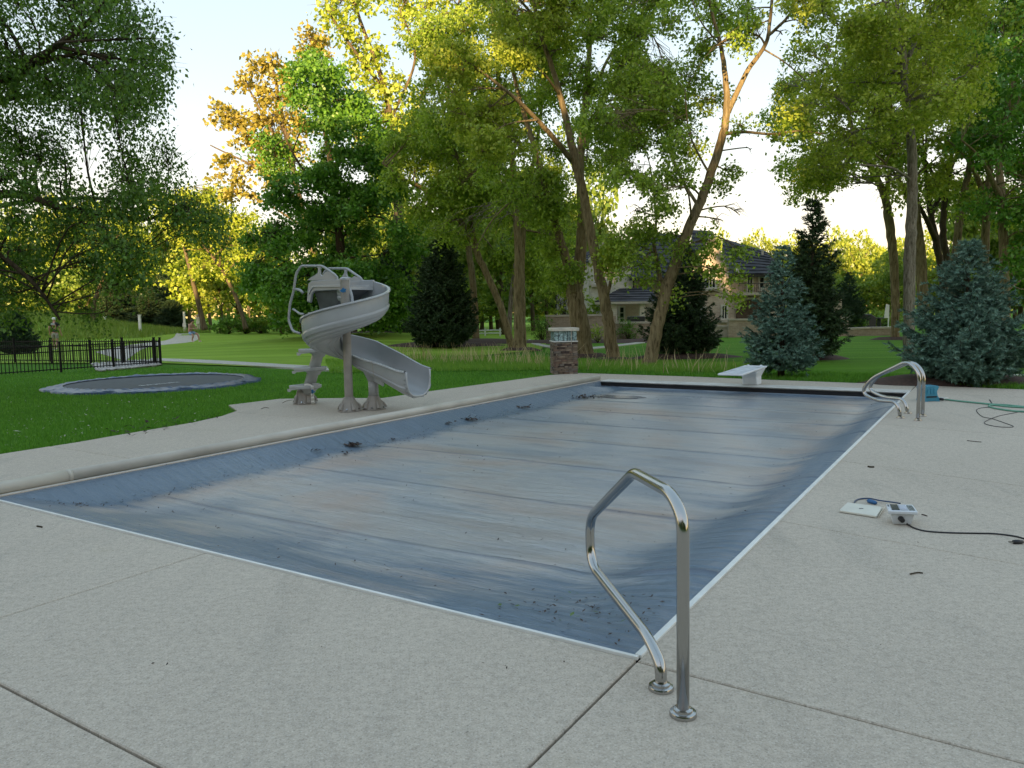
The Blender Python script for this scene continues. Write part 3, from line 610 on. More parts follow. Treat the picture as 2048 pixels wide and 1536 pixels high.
mb = MB(); mb.box(c0 + Vector((0, 0, (zg + zc) / 2)), (Wp + .07, Wp + .07, zc - zg), RP); bevel(mb.build('cap', simple('limestone_cap', (.62, .58, .48), .7), pil), .006)
mb = MB(); mb.tube([c0 + ex * .14 - ey * (Wp / 2 + .02) + Vector((0, 0, z_)) for z_ in (zg, ztop - .06)], .008, 5); mb.build('wire', M_stone, pil)
# ================================================================== HANDRAILS
def steel(name):
    m, t, b = newmat(name); v = coords(t, (1, 1, 1)); n = noise_(t, v, 30, 4, .7)
    b.inputs['Base Color'].default_value = (.44, .435, .42, 1); b.inputs['Metallic'].default_value = 1
    t.links.new(mth(t, 'ADD', .10, mth(t, 'MULTIPLY', n, .14)), b.inputs['Roughness']); bump(t, b, noise_(t, coords(t, (200, 200, 6)), 3, 3), .05, .002); return m
M_ss = steel('stainless_steel')
def rail_path(a, b_, pts, rads):
    V = [VPL(px, py, a, b_) for px, py in pts]; V[0].z = 0; V[-1].z = 0; return fillet(V, rads, 9)
def flange(c, r_, parent):
    mb = MB(); mb.lathe(Vector((c.x, c.y, .001)), [(r_, 0), (r_, .008), (r_ * .95, .015), (r_ * .72, .018), (r_ * .7, .026), (r_ * .45, .029), (r_ * .43, .03)], 32); autosmooth(mb.build('flange', M_ss, parent), 50)
a, b_ = G(1366, 1430), G(1322, 1378)
hr = thing('handrail', 'large bent stainless steel handrail standing in the foreground at the near pool corner', 'handrail', a)
pth = rail_path(a, b_, [(1366, 1430), (1366, 1036), (1342, 986), (1268, 945), (1179, 1036), (1181, 1128), (1296, 1274), (1322, 1330), (1322, 1378)], [0, .11, .10, .045, .10, .13, .22, .12, 0])
mb = MB(); mb.tube(pth, .0242, 28); mb.build('rail', M_ss, hr, True); flange(a, .052, hr); flange(b_, .052, hr)
for nm, A_, B_, pts in (('nearer curved steel ladder rail at the right pool edge', G(1836, 841), G(1801, 836), [(1836, 841), (1839, 745), (1815, 722), (1742, 757), (1722, 785), (1752, 801), (1795, 804), (1801, 836)]),
                        ('farther curved steel ladder rail beside the blue box', G(1845, 832), G(1816, 827), [(1845, 832), (1848, 745), (1826, 722), (1754, 752), (1736, 778), (1765, 794), (1808, 798), (1816, 827)])):
    o = thing('handrail', nm, 'handrail', A_, 'ladder rails at the right pool edge'); pth = rail_path(A_, B_, pts, [0, .16, .14, .14, .16, .2, .14, 0]); mb = MB(); mb.tube(pth, .0242, 20); mb.build('rail', M_ss, o, True); flange(A_, .05, o); flange(B_, .05, o)
# ================================================================== SLIDE
M_sl = simple('slide_grey_plastic', (.37, .385, .39), .24, var=.05, c2=(.33, .345, .35), vs_=2, bstr=.06, bscale=180, spec=.45)
M_sb = simple('slide_base_brown_grey', (.31, .285, .25), .55, var=.1)
M_slb = simple('slide_light_grey', (.42, .435, .435), .26, var=.05, c2=(.40, .405, .40), vs_=3)
SO = toUV(G(699, 822)); S0 = UV(*SO)
slide = thing('spiral_slide', 'grey moulded plastic spiral water slide with ladder and platform beside the pool', 'slide', S0)
def SL(u, v, z): return UV(SO[0] + u, SO[1] + v, z)
def chute_station(t):
    """t 0..1 start flat, 1..5 turn, 5..6 runout ; returns centre, heading"""
    r_ = .40
    if t < 1: return SL(.30 * (1 - t), r_, 0), -UD
    if t < 5:
        ph = (t - 1) / 4 * 2 * math.pi; return SL(-math.sin(ph) * r_, math.cos(ph) * r_, 0), (UD * -math.cos(ph) + VD * -math.sin(ph))
    return SL(-1.12 * (t - 5), r_, 0), -UD
FL = [(0, 1.71), (1, 1.67), (2, 1.42), (3, 1.18), (4, .94), (5, .68), (5.5, .47), (5.85, .30), (6, .255)]
def flz(t): return float(np.interp(t, [a for a, _ in FL], [b for _, b in FL]))
ts = list(np.linspace(0, 1, 5)[:-1]) + list(np.linspace(1, 5, 73)[:-1]) + list(np.linspace(5, 6, 19)); sections = []
for i, t_ in enumerate(ts):
    c, hd = chute_station(t_); z = flz(t_); w_ = .27; ho = .41 if t_ < 5 else .41 + .0 * t_; hi = float(np.interp(t_, [0, 1, 2, 4.6, 5.2, 6], [.40, .30, .16, .16, .24, .40]))
    lf = Vector((-hd.y, hd.x)) ; prof = []
    K = 22
    def S(s_, off, z_off=0):
        th = s_ * math.pi / 2; H_ = ho if s_ > 0 else hi; x = math.copysign(abs(math.sin(th)) ** .72, s_) * (w_ + off); zz = H_ * (1 - abs(math.cos(th)) ** .62) - off * abs(math.cos(th))
        return x, zz
    inner = [S(s_, 0) for s_ in np.linspace(-1, 1, K)]
    outer = []
    for s_ in np.linspace(1, -1, 85):
        x, zz = S(s_, .022); rb = 0
        if s_ > 0: rb = .022 * (.60 < s_ < .74) + .016 * (.28 < s_ < .36) + .014 * (.12 < s_ < .18) + .014 * (.44 < s_ < .52)
        else: rb = .020 * (-.70 < s_ < -.55) + .014 * (-.4 < s_ < -.3) + .014 * (-.2 < s_ < -.12)
        k = math.hypot(math.sin(s_ * 1.57), math.cos(s_ * 1.57)); outer.append((x + rb * math.sin(s_ * 1.57), zz - rb * math.cos(s_ * 1.57)))
    rim_o = [(w_ + .0, ho + .008), (w_ + .02, ho + .016), (w_ + .045, ho + .010), (w_ + .05, ho - .012), (w_ + .04, ho - .02)]
    rim_i = [(-w_ - .04, hi - .02), (-w_ - .05, hi - .012), (-w_ - .045, hi + .010), (-w_ - .02, hi + .016), (-w_, hi + .008)]
    loop = inner + rim_o + outer + rim_i
    fl = 1 + (.08 * max(0, (t_ - 5.75) / .25))
    sections.append([Vector((c.x + lf.x * x * fl, c.y + lf.y * x * fl, z + zz)) for x, zz in loop])
n = len(sections[0]); V = [p for s_ in sections for p in s_]; Fc = []
for i in range(len(sections) - 1):
    for k in range(n): Fc.append((i * n + k, (i + 1) * n + k, (i + 1) * n + (k + 1) % n, i * n + (k + 1) % n))
K = 22
for e in (0, len(sections) - 1):   # close the end lips between inner and outer skin
    o_ = e * n; m_ = n - K
    for k in range(K - 1):
        j0 = K + 5 + int(round((K - 1 - k) / (K - 1) * 84)) ; j1 = K + 5 + int(round((K - 2 - k) / (K - 1) * 84))
        Fc.append((o_ + k, o_ + k + 1, o_ + j1, o_ + j0))
# end trough curls down slightly
autosmooth(mesh('chute', V, Fc, M_sl, slide), 55)
mb = MB()                                                        # joint band on the runout and under the turn
for t_ in (5.38,):
    i = min(range(len(ts)), key=lambda q: abs(ts[q] - t_)); s_ = sections[i]; hd = -UD
    ring = s_[K + 2:]; V2 = []; 
    cc = sum(ring, Vector()) / len(ring)
    for p in ring: V2 += [p + (p - cc) * .012 + Vector((UD.x, UD.y, 0)) * .006, p + (p - cc) * .012 - Vector((UD.x, UD.y, 0)) * .006]
    mb.add(V2, [(2 * k, 2 * k + 1, 2 * k + 3, 2 * k + 2) for k in range(len(ring) - 1)])
mb.build('chute_seam', M_sb, slide)
# rolled lip at the exit
s_ = sections[-1]; mb = MB(); mb.tube([p for p in s_[:K]], .018, 8); mb.build('exit_lip', M_slb, slide, True)
def cone_base(c, parent, r0=.185, r1=.085, h=.23):
    mb = MB(); mb.lathe(c, [(r0 * 1.06, 0), (r0 * 1.06, .018), (r0, .022), (r1 * 1.12, h * .9), (r1, h)], 10); o = mb.build('base', M_sb, parent); bevel(o, .008)
    for k in range(5):
        a_ = k * 1.2566 + .3; d = Vector((math.cos(a_), math.sin(a_), 0)); mb = MB(); p0 = c + d * (r0 * 1.01) + Vector((0, 0, .03)); p1 = c + d * (r1 * 1.22) + Vector((0, 0, h * .66)); mb.tube([p0, p0.lerp(p1, .5) + d * .012, p1], [.035, .028, .012], 6); mb.build('base_rib', M_sb, o)
        mb = MB(); q = c + Vector((math.cos(a_ + .63), math.sin(a_ + .63), 0)) * r0 * .93 + Vector((0, 0, .04)); mb.lathe(q, [(.014, 0), (.014, .014)], 6, (math.cos(a_ + .63), math.sin(a_ + .63), .8)); mb.build('bolt', M_ss, o)
cone_base(S0, slide); mb = MB(); mb.tube([S0 + Vector((0, 0, z)) for z in (.2, .75)], .068, 24); mb.tube([S0 + Vector((0, 0, z)) for z in (.74, 1.2, 2.10)], [.066, .066, .07], 24); mb.lathe(S0 + Vector((0, 0, .42)), [(.071, 0), (.071, .008)], 24); autosmooth(mb.build('centre_post', M_sb, slide), 40)
mb = MB(); mb.lathe(S0 + Vector((0, 0, 2.095)), [(.078, 0), (.078, .03), (.06, .045), (.02, .05)], 24); autosmooth(mb.build('post_cap', M_sl, slide))
mb = MB(); q = S0 + Vector((-.2, -.98, 0)).normalized() * .071 + Vector((0, 0, 1.93)); e1 = Vector((.98, -.2, 0)).normalized()
pl_ = [(-.055, .0), (-.035, .02), (-.02, .018), (-.01, .04), (.012, .048), (.02, .03), (.045, .028), (.058, .012), (.04, -.004), (.05, -.022), (.02, -.02), (0, -.035), (-.01, -.018), (-.03, -.022)]
mb.prism([q + e1 * x + Vector((0, 0, z)) for x, z in pl_], e1.cross(Vector((0, 0, 1))) * .006); mb.build('blue_emblem', simple('emblem_blue', (.02, .16, .36), .4), slide)
c2 = SL(-.22, .34, 0); cone_base(c2, slide); mb = MB(); mb.tube([c2 + Vector((0, 0, z)) for z in (.2, .50)], .082, 20); mb.build('support_post', M_slb, slide, True)
mb = MB(); mb.lathe(c2 + Vector((0, 0, .47)), [(.09, 0), (.105, .04), (.13, .09), (.17, .17)], 12); autosmooth(mb.build('support_collar', M_sl, slide), 50)
for s2 in (-1, 1):
    mb = MB(); p = c2 + Vector((VD.x, VD.y, 0)) * .12 * s2 + Vector((-.84, .54, 0)) * -.12; mb.prism([p + Vector((0, 0, .48)), p - Vector((UD.x, UD.y, 0)) * .2 + Vector((0, 0, .40)), p - Vector((UD.x, UD.y, 0)) * .22 + Vector((0, 0, .44)), p + Vector((0, 0, .60))], Vector((VD.x, VD.y, 0)) * .02); mb.build('bracket', M_sl, slide)
# platform (moulded box with arched skirts)
PU0, PU1, PV0, PV1 = .0, .93, .07, .70
def skirt(v, name, th):
    A = [(PU0 + .0, 1.80), (PU0 + .0, 2.12), (PU1 - .10, 2.12), (PU1 - .02, 2.07), (PU1, 1.98), (PU1 + .03, 1.78), (PU1 - .05, 1.76), (PU1 - .09, 1.90), (PU1 - .16, 1.95), (PU0 + .22, 1.95), (PU0 + .08, 1.82)]
    mb = MB(); mb.prism([SL(u, v, z) for u, z in A], Vector((VD.x, VD.y, 0)) * th); o = bevel(mb.build(name, M_sl, slide), .014, 3)
    B_ = [(PU0 + .06, 1.99), (PU0 + .06, 2.04), (PU1 - .13, 2.04), (PU1 - .06, 1.99), (PU1 - .03, 1.90), (PU1 - .05, 1.90), (PU1 - .10, 1.98), (PU1 - .16, 2.01)]
    mb = MB(); mb.prism([SL(u, v - .018, z) for u, z in B_[:1] + B_[1:]], Vector((VD.x, VD.y, 0)) * .02); bevel(mb.build('skirt_ridge', M_slb, slide), .006); return o
skirt(PV0, 'side_skirt', .05); skirt(PV1 - .05, 'side_skirt', .05)
mb = MB(); mb.prism([SL(PU0, PV0 + .05, 1.95), SL(PU1 - .06, PV0 + .05, 1.95), SL(PU1 - .06, PV1 - .05, 1.95), SL(PU0, PV1 - .05, 1.95)], (0, 0, .05)); mb.build('platform_floor', M_slb, slide)
mb = MB(); cc = (.90 + .62) / 2
V = [SL(u, v, 1.949) for u, v in ((PU0 + .05, PV0 + .06), (PU1 - .08, PV0 + .06), (PU1 - .08, PV1 - .06), (PU0 + .05, PV1 - .06))] + [SL(u, v, 1.62) for u, v in ((.52, .24), (.84, .24), (.84, .52), (.52, .52))]
mb.add(V, [(0, 1, 2, 3), (7, 6, 5, 4), (0, 4, 5, 1), (1, 5, 6, 2), (2, 6, 7, 3), (3, 7, 4, 0)]); bevel(mb.build('underbody', simple('slide_under', (.12, .125, .13), .5), slide), .03)
# ladder column and treads
LA, LBp = Vector(SL(1.50, .42, 0)), Vector(SL(.74, .38, 1.66))
cone_base(LA, slide, .20, .11, .27); mb = MB(); mb.tube([LA.lerp(LBp, k) for k in (.12, .5, .92, 1.0)], [.10, .095, .09, .09], 20); mb.build('ladder_column', M_slb, slide, True)
for k, z in enumerate((.30, .62, .94, 1.27, 1.56)):
    c = LA.lerp(LBp, z / 1.66); U3, V3 = Vector((UD.x, UD.y, 0)), Vector((VD.x, VD.y, 0))
    out = [(-.16, -.12), (-.10, -.20), (.06, -.24), (.24, -.24), (.28, -.20), (.28, .20), (.24, .24), (.06, .24), (-.10, .20), (-.16, .12)]
    mb = MB(); mb.prism([c + U3 * a_ + V3 * b2 + Vector((0, 0, -.02)) for a_, b2 in out], (0, 0, .06)); tr_ = bevel(mb.build('tread', M_slb, slide), .014, 2)
    mb = MB(); mb.lathe(c + Vector((0, 0, -.10)), [(.10, 0), (.12, .04), (.17, .08)], 14); autosmooth(mb.build('tread_collar', M_slb, tr_))
    for s2 in (-1, 1): mb = MB(); mb.prism([c + U3 * a_ + V3 * (s2 * .225 - .012) + Vector((0, 0, zz)) for a_, zz in ((-.05, -.022), (.29, -.022), (.29, -.07), (.24, -.075), (.20, -.045))], V3 * .024); mb.build('tread_side', M_slb, tr_)
# hand loops in the planes of the platform sides
def loop_px(v, pts, r_, name, rads=.06):
    a_, b2 = SL(0, v, 0), SL(1, v, 0); V = [VPL(px, py, a_, b2) for px, py in pts]; mb = MB(); mb.tube(fillet(V, rads, 5), r_, 12); return mb.build(name, M_sl, slide, True)
vn = PV0 + .025
loop_px(vn, [(673, 560), (672, 551), (645, 532), (602, 532), (592, 548), (587, 583), (580, 608), (577, 640), (585, 662), (600, 667)], .021, 'handrail_loop')
loop_px(vn, [(586, 618), (600, 628), (607, 628)], .018, 'handrail_link'); loop_px(vn, [(588, 578), (600, 580), (606, 586)], .024, 'handrail_link')
vf = PV1 - .03
loop_px(vf, [(648, 562), (647, 546), (656, 537), (694, 537), (723, 557), (724, 566)], .021, 'handrail_loop')
def web(v, pts, name):
    a_, b2 = SL(0, v, 0), SL(1, v, 0); V = [VPL(px, py, a_, b2) for px, py in pts]; mb = MB(); mb.prism(V, Vector((VD.x, VD.y, 0)) * .03); return bevel(mb.build(name, M_sl, slide), .007)
web(vn - .015, [(614, 561), (622, 554), (630, 550), (635, 545), (636, 538), (632, 532), (642, 532), (640, 539), (640, 548), (644, 552), (650, 545), (655, 540), (661, 543), (674, 553), (675, 561)], 'handrail_web')
web(vf - .015, [(676, 562), (684, 553), (688, 545), (688, 539), (694, 538), (692, 546), (694, 553), (702, 556), (708, 552), (724, 558), (724, 566)], 'handrail_web')
# plumbing by the ladder foot
wp = thing('water_pipe', 'white plastic water pipe with a blue valve beside the slide ladder', 'pipe', G(626, 810)); q = G(626, 810)
M_pvc = simple('white_pvc', (.72, .70, .64), .35, var=.06)
mb = MB(); mb.tube(fillet([q, q + Vector((0, 0, .33)), q + Vector((-.08, .03, .36)), q + Vector((-.14, .05, .34))], .05), .021, 14); mb.build('pipe', M_pvc, wp, True)
for z in (.03, .10, .16, .29): mb = MB(); mb.lathe(q + Vector((0, 0, z)), [(.028, 0), (.028, .045)], 12); mb.build('fitting', M_pvc, wp, True)
mb = MB(); mb.box(q + Vector((.01, -.035, .24)), (.035, .03, .07)); mb.box(q + Vector((.03, -.05, .235)), (.06, .014, .02)); bevel(mb.build('valve_handle', simple('valve_blue', (.02, .16, .36), .4), wp), .004)
mb = MB(); mb.box(q + Vector((.06, .02, .36)), (.12, .012, .04)); bevel(mb.build('lever', M_slb, wp), .004)
# ================================================================== DIVING BOARD
db = thing('diving_board', 'short white diving board on a white moulded base at the far pool end', 'diving board', UV(2.9, 12.85)); M_dw = simple('diving_white', (.78, .80, .82), .45, var=.04)
u0, u1 = 2.66, 3.12; mb = MB(); mb.prism([UV(u0, 11.05, .295), UV(u1, 11.05, .295), UV(u1, 12.85, .33), UV(u0, 12.85, .33)], (0, 0, .034)); bevel(mb.build('board', M_dw, db), .014, 3)
mb = MB(); mb.prism([UV(u0 + .03, 11.08, .3300), UV(u1 - .03, 11.08, .3300), UV(u1 - .03, 12.6, .3595), UV(u0 + .03, 12.6, .3595)], (0, 0, .004)); mb.build('tread_strip', simple('sand_tread', (.58, .60, .62), .9, bstr=.6, bscale=300), db)
bot = [(2.74, 12.42), (3.04, 12.42), (3.04, 12.74), (2.74, 12.74)]; top_ = [(2.68, 12.10), (3.10, 12.10), (3.10, 12.84), (2.68, 12.84)]; md = [(2.75, 12.36), (3.03, 12.36), (3.03, 12.76), (2.75, 12.76)]
V = [UV(a_, b2, 0) for a_, b2 in bot] + [UV(a_, b2, .16) for a_, b2 in md] + [UV(a_, b2, .294 if b2 < 12.5 else .328) for a_, b2 in top_]
mb = MB(); mb.add(V, [(3, 2, 1, 0), (8, 9, 10, 11)] + [(L * 4 + i, L * 4 + (i + 1) % 4, L * 4 + 4 + (i + 1) % 4, L * 4 + 4 + i) for L in (0, 1) for i in range(4)]); bevel(mb.build('base', M_dw, db), .02, 3)
for u in (2.76, 3.02): mb = MB(); mb.lathe(UV(u, 12.76, .363), [(.03, 0), (.028, .012), (.012, .022)], 12); mb.build('bolt', M_dw, db, True)
# ================================================================== BLUE PUMP BOX, HOSE, CORDS
M_bl = simple('pump_blue', (.045, .28, .40), .45, var=.1, c2=(.03, .20, .30)); q = G(1864, 803)
pb_ = thing('pump_box', 'light blue plastic pump box on the deck beyond the ladder rails', 'pump', q); ex, ey = Vector((.96, .1, 0)).normalized(), Vector((-.1, .96, 0)).normalized()
prof = [(-.13, 0), (.135, 0), (.13, .05), (.10, .09), (.085, .16), (.105, .20), (.12, .235), (.10, .25), (-.12, .25), (-.13, .22), (-.105, .12), (-.115, .05)]
mb = MB(); mb.prism([q + ex * x + Vector((0, 0, z)) for x, z in prof], ey * .22); bevel(mb.build('housing', M_bl, pb_), .012, 2)
for i in range(3): mb = MB(); mb.box(q + ex * (-.07 + .055 * i) - ey * .004 + Vector((0, 0, .165)), (.03, .012, .09), Matrix((ex, ey, Vector((0, 0, 1)))).transposed()); bevel(mb.build('rib', M_bl, pb_), .004)
mb = MB(); mb.box(q + ex * -.01 - ey * .003 + Vector((0, 0, .075)), (.17, .012, .022), Matrix((ex, ey, Vector((0, 0, 1)))).transposed()); mb.build('vent_slot', M_black, pb_)
for s2 in (-.1, .1): mb = MB(); mb.box(q + ex * s2 + ey * .02 + Vector((0, 0, .006)), (.06, .06, .012)); mb.build('foot', M_bl, pb_)
mb = MB(); mb.tube([q + ex * .13 + Vector((0, 0, .035)), q + ex * .19 + Vector((0, 0, .03))], .02, 10); mb.build('outlet', M_black, pb_, True)
mb = MB(); mb.box(q + ex * .23 + ey * .03 + Vector((0, 0, .045)), (.11, .05, .018)); mb.build('tag', M_white, pb_)
def cable(name, label, cat, px, r_, mat, z=None, k=8, extra=None, group=None):
    q = [G(*p[:2]) + Vector((0, 0, (p[2] if len(p) > 2 else 0) + r_)) for p in px]; mb = MB(); mb.tube(smooth_path(q, k), r_, 8); o = mb.build(name, mat, None, True); return tag(o, label, cat, group)
M_hose = simple('hose_green', (.13, .33, .235), .4, var=.08); M_cord = simple('cord_black', (.018, .018, .02), .5)
cable('garden_hose', 'pale green hose running from the blue pump box to the right edge', 'hose', [(1884, 798), (1895, 801), (1920, 804), (1950, 807), (1980, 810), (2015, 812), (2060, 816), (2140, 818)], .014, M_hose)
cable('garden_hose', 'pale green hose loop lying nearest the black cord', 'hose', [(2140, 835), (2060, 826), (2030, 824), (2000, 820), (1982, 816), (1978, 813), (1990, 812), (2020, 815), (2070, 818)], .013, M_hose)
cable('extension_cable', 'black cord lying in a figure eight below the green hose', 'cord', [(1978, 815), (1960, 817), (1953, 821), (1958, 829), (1968, 835), (1984, 838), (2005, 845), (2026, 853), (2020, 855), (1995, 854), (1972, 849), (1970, 844), (1984, 838, .006), (2000, 832), (2020, 828), (2035, 825)], .0045, M_cord)
cable('hose_tip', 'short dark green hose end sticking up beside the hose', 'hose', [(1985, 811), (1982, 808, .02), (1979, 806, .04)], .009, M_cord)
# white plate and the opened cover monitor
M_wp = simple('ivory_plate', (.66, .64, .55), .5, var=.05)
pa = [G(1678, 1025), G(1695, 1009), G(1764, 1018), G(1753, 1037)]
cp_ = thing('cover_plate', 'flat ivory cover plate lying on the deck left of the white monitor', 'plate', pa[0]); mb = MB(); mb.prism([p + Vector((0, 0, .004)) for p in pa[::-1]][::-1], (0, 0, .014)); bevel(mb.build('plate', M_wp, cp_), .003)
e_ = (pa[3] - pa[2]).normalized(); mb = MB(); mb.prism([pa[2] + Vector((.01, 0, 0)) , pa[3] + Vector((.01, .004, 0)), pa[3] + Vector((.022, .01, .012)), pa[2] + Vector((.022, 0, .012))], (0, 0, .006)); mb.build('folded_edge', M_wp, cp_)
cc = sum(pa, Vector()) / 4; mb = MB(); mb.box(cc + Vector((0, 0, .0195)), (.03, .012, .003)); mb.build('slot', simple('slot_grey', (.2, .2, .19), .6), cp_)
qb = G(1800, 1046); mon = thing('pool_monitor', 'white pool cover pump controller with dark panel and window, sitting open on the deck', 'monitor', qb)
zt = .085; T = [G(1772, 1014, zt), G(1825, 1015, zt), G(1836, 1030, zt), G(1777, 1028, zt)]; M_mon = simple('monitor_white', (.66, .68, .70), .4, var=.04); cT = sum(T, Vector()) / 4
mb = MB(); mb.prism([T[3], T[2], T[1], T[0]], (0, 0, .022)); bevel(mb.build('lid', M_mon, mon), .006, 2)
bt = [cT + (p - cT) * .62 - Vector((0, 0, zt - .002)) for p in (T[3], T[2], T[1], T[0])]; tp = [cT + (p - cT) * .82 for p in (T[3], T[2], T[1], T[0])]
mb = MB(); mb.add(bt + tp, [(3, 2, 1, 0), (4, 5, 6, 7)] + [(i, (i + 1) % 4, 4 + (i + 1) % 4, 4 + i) for i in range(4)]); bevel(mb.build('body', M_mon, mon), .008)
def onlid(a0, a1, b0, b1, h): 
    f = lambda a_, b2: (T[0].lerp(T[1], a_)).lerp(T[3].lerp(T[2], a_), b2) + Vector((0, 0, .0225)); return [f(a0, b1), f(a1, b1), f(a1, b0), f(a0, b0)]
for nm, (a0, a1, b0, b1), m_ in (('solar_panel', (.13, .40, .1, .85), simple('panel_dark', (.045, .06, .065), .25)), ('smooth_panel', (.43, .68, .12, .85), simple('panel_pale', (.52, .54, .60), .5)), ('clear_window', (.72, .93, .2, .85), simple('window_smoke', (.30, .33, .33), .15, var=.4, vs_=60)), ('screw', (.03, .08, .15, .35), simple('screw_dark', (.1, .1, .1), .4))):
    mb = MB(); mb.prism(onlid(a0, a1, b0, b1, 0), (0, 0, .004)); mb.build(nm, m_, mon)
mb = MB(); q = (G(1804, 1040, .045)); mb.lathe(q, [(.018, -.03), (.019, -.01), (.017, .0), (.017, .010), (.012, .013)], 16, (-.1, -1, -.2)); autosmooth(mb.build('socket', M_cord, mon))
cable('sensor_cable', 'blue black cable with a blue connector behind the ivory plate', 'cable', [(1708, 1011), (1711, 1003), (1722, 999), (1740, 1001, .01), (1760, 1005, .01), (1785, 1011, .02), (1800, 1016, .03)], .006, simple('cable_navy', (.02, .05, .12), .4)); 
mb = MB(); a_, b2 = G(1735, 1001, .016), G(1753, 1006, .016); mb.tube([a_, a_.lerp(b2, .15), a_.lerp(b2, .85), b2], [.010, .016, .016, .009], 12); o = mb.build('cable_connector', simple('connector_blue', (.02, .13, .33), .4), None, True); tag(o, 'bright blue connector sleeve on the cable behind the ivory plate', 'connector')
cable('extension_cable', 'long black power cord running from the white monitor to the right edge', 'cord', [(1805, 1043, .03), (1812, 1049, .005), (1830, 1058), (1855, 1064), (1900, 1067), (1950, 1068), (1990, 1069), (2030, 1074), (2060, 1081), (2120, 1086)], .0055, M_cord)
pg = thing('power_plug', 'black power plug lying at the right edge near the long cord', 'plug', G(2036, 1084)); q = G(2036, 1084, .012); mb = MB(); mb.tube([q - Vector((.03, 0, 0)), q, q + Vector((.035, .004, 0))], [.014, .016, .010], 10); mb.build('plug_body', M_cord, pg, True)
for s2 in (-.006, .006): mb = MB(); mb.box(q + Vector((-.045, s2, 0)), (.03, .002, .006)); mb.build('prong', M_ss, pg)
tag(cable('paper_scrap', 'tan leaf scrap on the deck right of the white monitor', 'leaf', [(1843, 1030), (1849, 1031), (1854, 1033)], .004, M_leafd))
# ================================================================== TRAMPOLINE
TC = Vector((-8.5, 18.15, -.01))
TRc = TC + Vector((0, 0, 0)); trm = thing('trampoline', 'round in ground trampoline with a crumpled blue edge pad on the left lawn', 'trampoline', TRc)
M_pad = simple('pad_blue', (.03, .065, .125), .35, var=.2, vs_=5, bstr=.5, bscale=14, c2=(.025, .045, .08)); M_mat = simple('mat_black', (.06, .068, .072), .75, var=.12, vs_=8)
Rm, n = 2.25, 180; grid = []
for i in range(n + 1):
    a_ = 2 * math.pi * (i % n) / n; ca, sa2 = math.cos(a_), math.sin(a_); wob = .045 * math.sin(a_ * 9) + .03 * math.sin(a_ * 17 + 1) + .02 * math.sin(a_ * 31 + 2)
    far_ = max(0, math.sin(a_ - .15)); hh = .05 + .035 * far_ + .012 * abs(wob) * 20 * (.3 + far_) ; row_ = []
    for j, (r_, z) in enumerate(((-.30, .052), (-.28, .07), (-.22, hh * .9), (-.14, hh), (-.05, hh * .8), (.02, hh * .55), (.09, .02), (.10, -.03))):
        cr = .008 * math.sin(a_ * 43 + j * 1.9) + .007 * math.sin(a_ * 71 - j * 2.3)
        rr_ = Rm + r_ + (wob * (j > 4)); row_.append(TRc + Vector((rr_ * ca, rr_ * sa2, z + (cr if 0 < j < 7 else 0))))
    grid.append(row_)
mb = MB(); mb.sheet(grid); mb.build('edge_pad', M_pad, trm, True)
mb = MB(); mb.sheet([[TRc + Vector((q_ * math.cos(t), q_ * math.sin(t), .030 + .018 * (q_ / Rm) ** 2)) for q_ in (.01, .5, 1.2, 1.8, Rm - .28)] for t in np.linspace(0, 6.28319, 73)]); mb.build('jumping_mat', M_mat, trm, True)
M_prt = simple('mat_print', (.50, .53, .54), .6)
ga, gb_ = G(281, 771.5, .045), G(356, 764.5, .045); e1 = (gb_ - ga); L = e1.length; e1.normalize(); e2 = Vector((-e1.y, e1.x, 0)); mb = MB(); r4 = random.Random(2); x = 0
zt_ = Vector((0, 0, .003))
while x < L - .05:
    wl = r4.uniform(.05, .11); hh = r4.uniform(.13, .22); 
    for st in ((0, 0, .025, hh), (wl * .5, .02, .025, hh * .8)) if x % .3 > .1 else ((0, 0, wl * .8, hh * .45), (0, hh * .6, wl * .7, hh * .3)):
        p = ga + e1 * (x + st[0]) + e2 * (st[1] - .08) + zt_; mb.add([p, p + e1 * st[2], p + e1 * st[2] + e2 * st[3], p + e2 * st[3]], [(0, 1, 2, 3)])
    x += wl + .02
mb.build('mat_lettering', M_prt, trm)
mb = MB(); mb.tube([TRc + Vector(((Rm - .29) * math.cos(t), (Rm - .29) * math.sin(t), .05)) for t in np.linspace(0, 6.2832, 90)], .014, 6); mb.build('mat_edge', M_black, trm, True)
# ================================================================== METAL FENCE
M_fence = simple('fence_black', (.006, .0065, .007), .6, spec=.2)
FCN = G(322, 729)
def fence(label, p0, p1, npk, hgt, posts, pw=.05, sp=None):
    o = thing('metal_fence', label, 'fence', p0); d = (p1 - p0); L = d.length; d.normalize(); ang = math.atan2(d.y, d.x); RZ = Matrix.Rotation(ang, 3, 'Z')
    me = None
    for i in range(npk):
        t_ = (i + .5) / npk; c = p0 + d * L * t_ - WL[o]
        if me is None:
            mb = MB(); mb.box((0, 0, hgt * .48), (.017, .017, hgt * .86), RZ); b_ = bpy.data.meshes.new('picket'); V = [tuple(v) for v in mb.V]; V += [(0, 0, hgt * .94)]; b_.from_pydata(V, [], mb.F[:1] + mb.F[2:] + [(4, 5, 8), (5, 6, 8), (6, 7, 8), (7, 4, 8)]); b_.materials.append(M_fence); me = b_
        k = bpy.data.objects.new('picket', me); COL.objects.link(k); k.parent = o; k.location = c
    for zz in (.10, .68, .86): mb = MB(); mb.box(p0 + d * L / 2 + Vector((0, 0, hgt * zz)), (L, .026, .03), RZ); mb.build('rail', M_fence, o)
    for q in posts: mb = MB(); mb.box(p0 + d * L * q + Vector((0, 0, hgt * .49)), (pw, pw, hgt), RZ); mb.box(p0 + d * L * q + Vector((0, 0, hgt)), (pw * 1.15, pw * 1.15, .03), RZ); mb.build('post', M_fence, o)
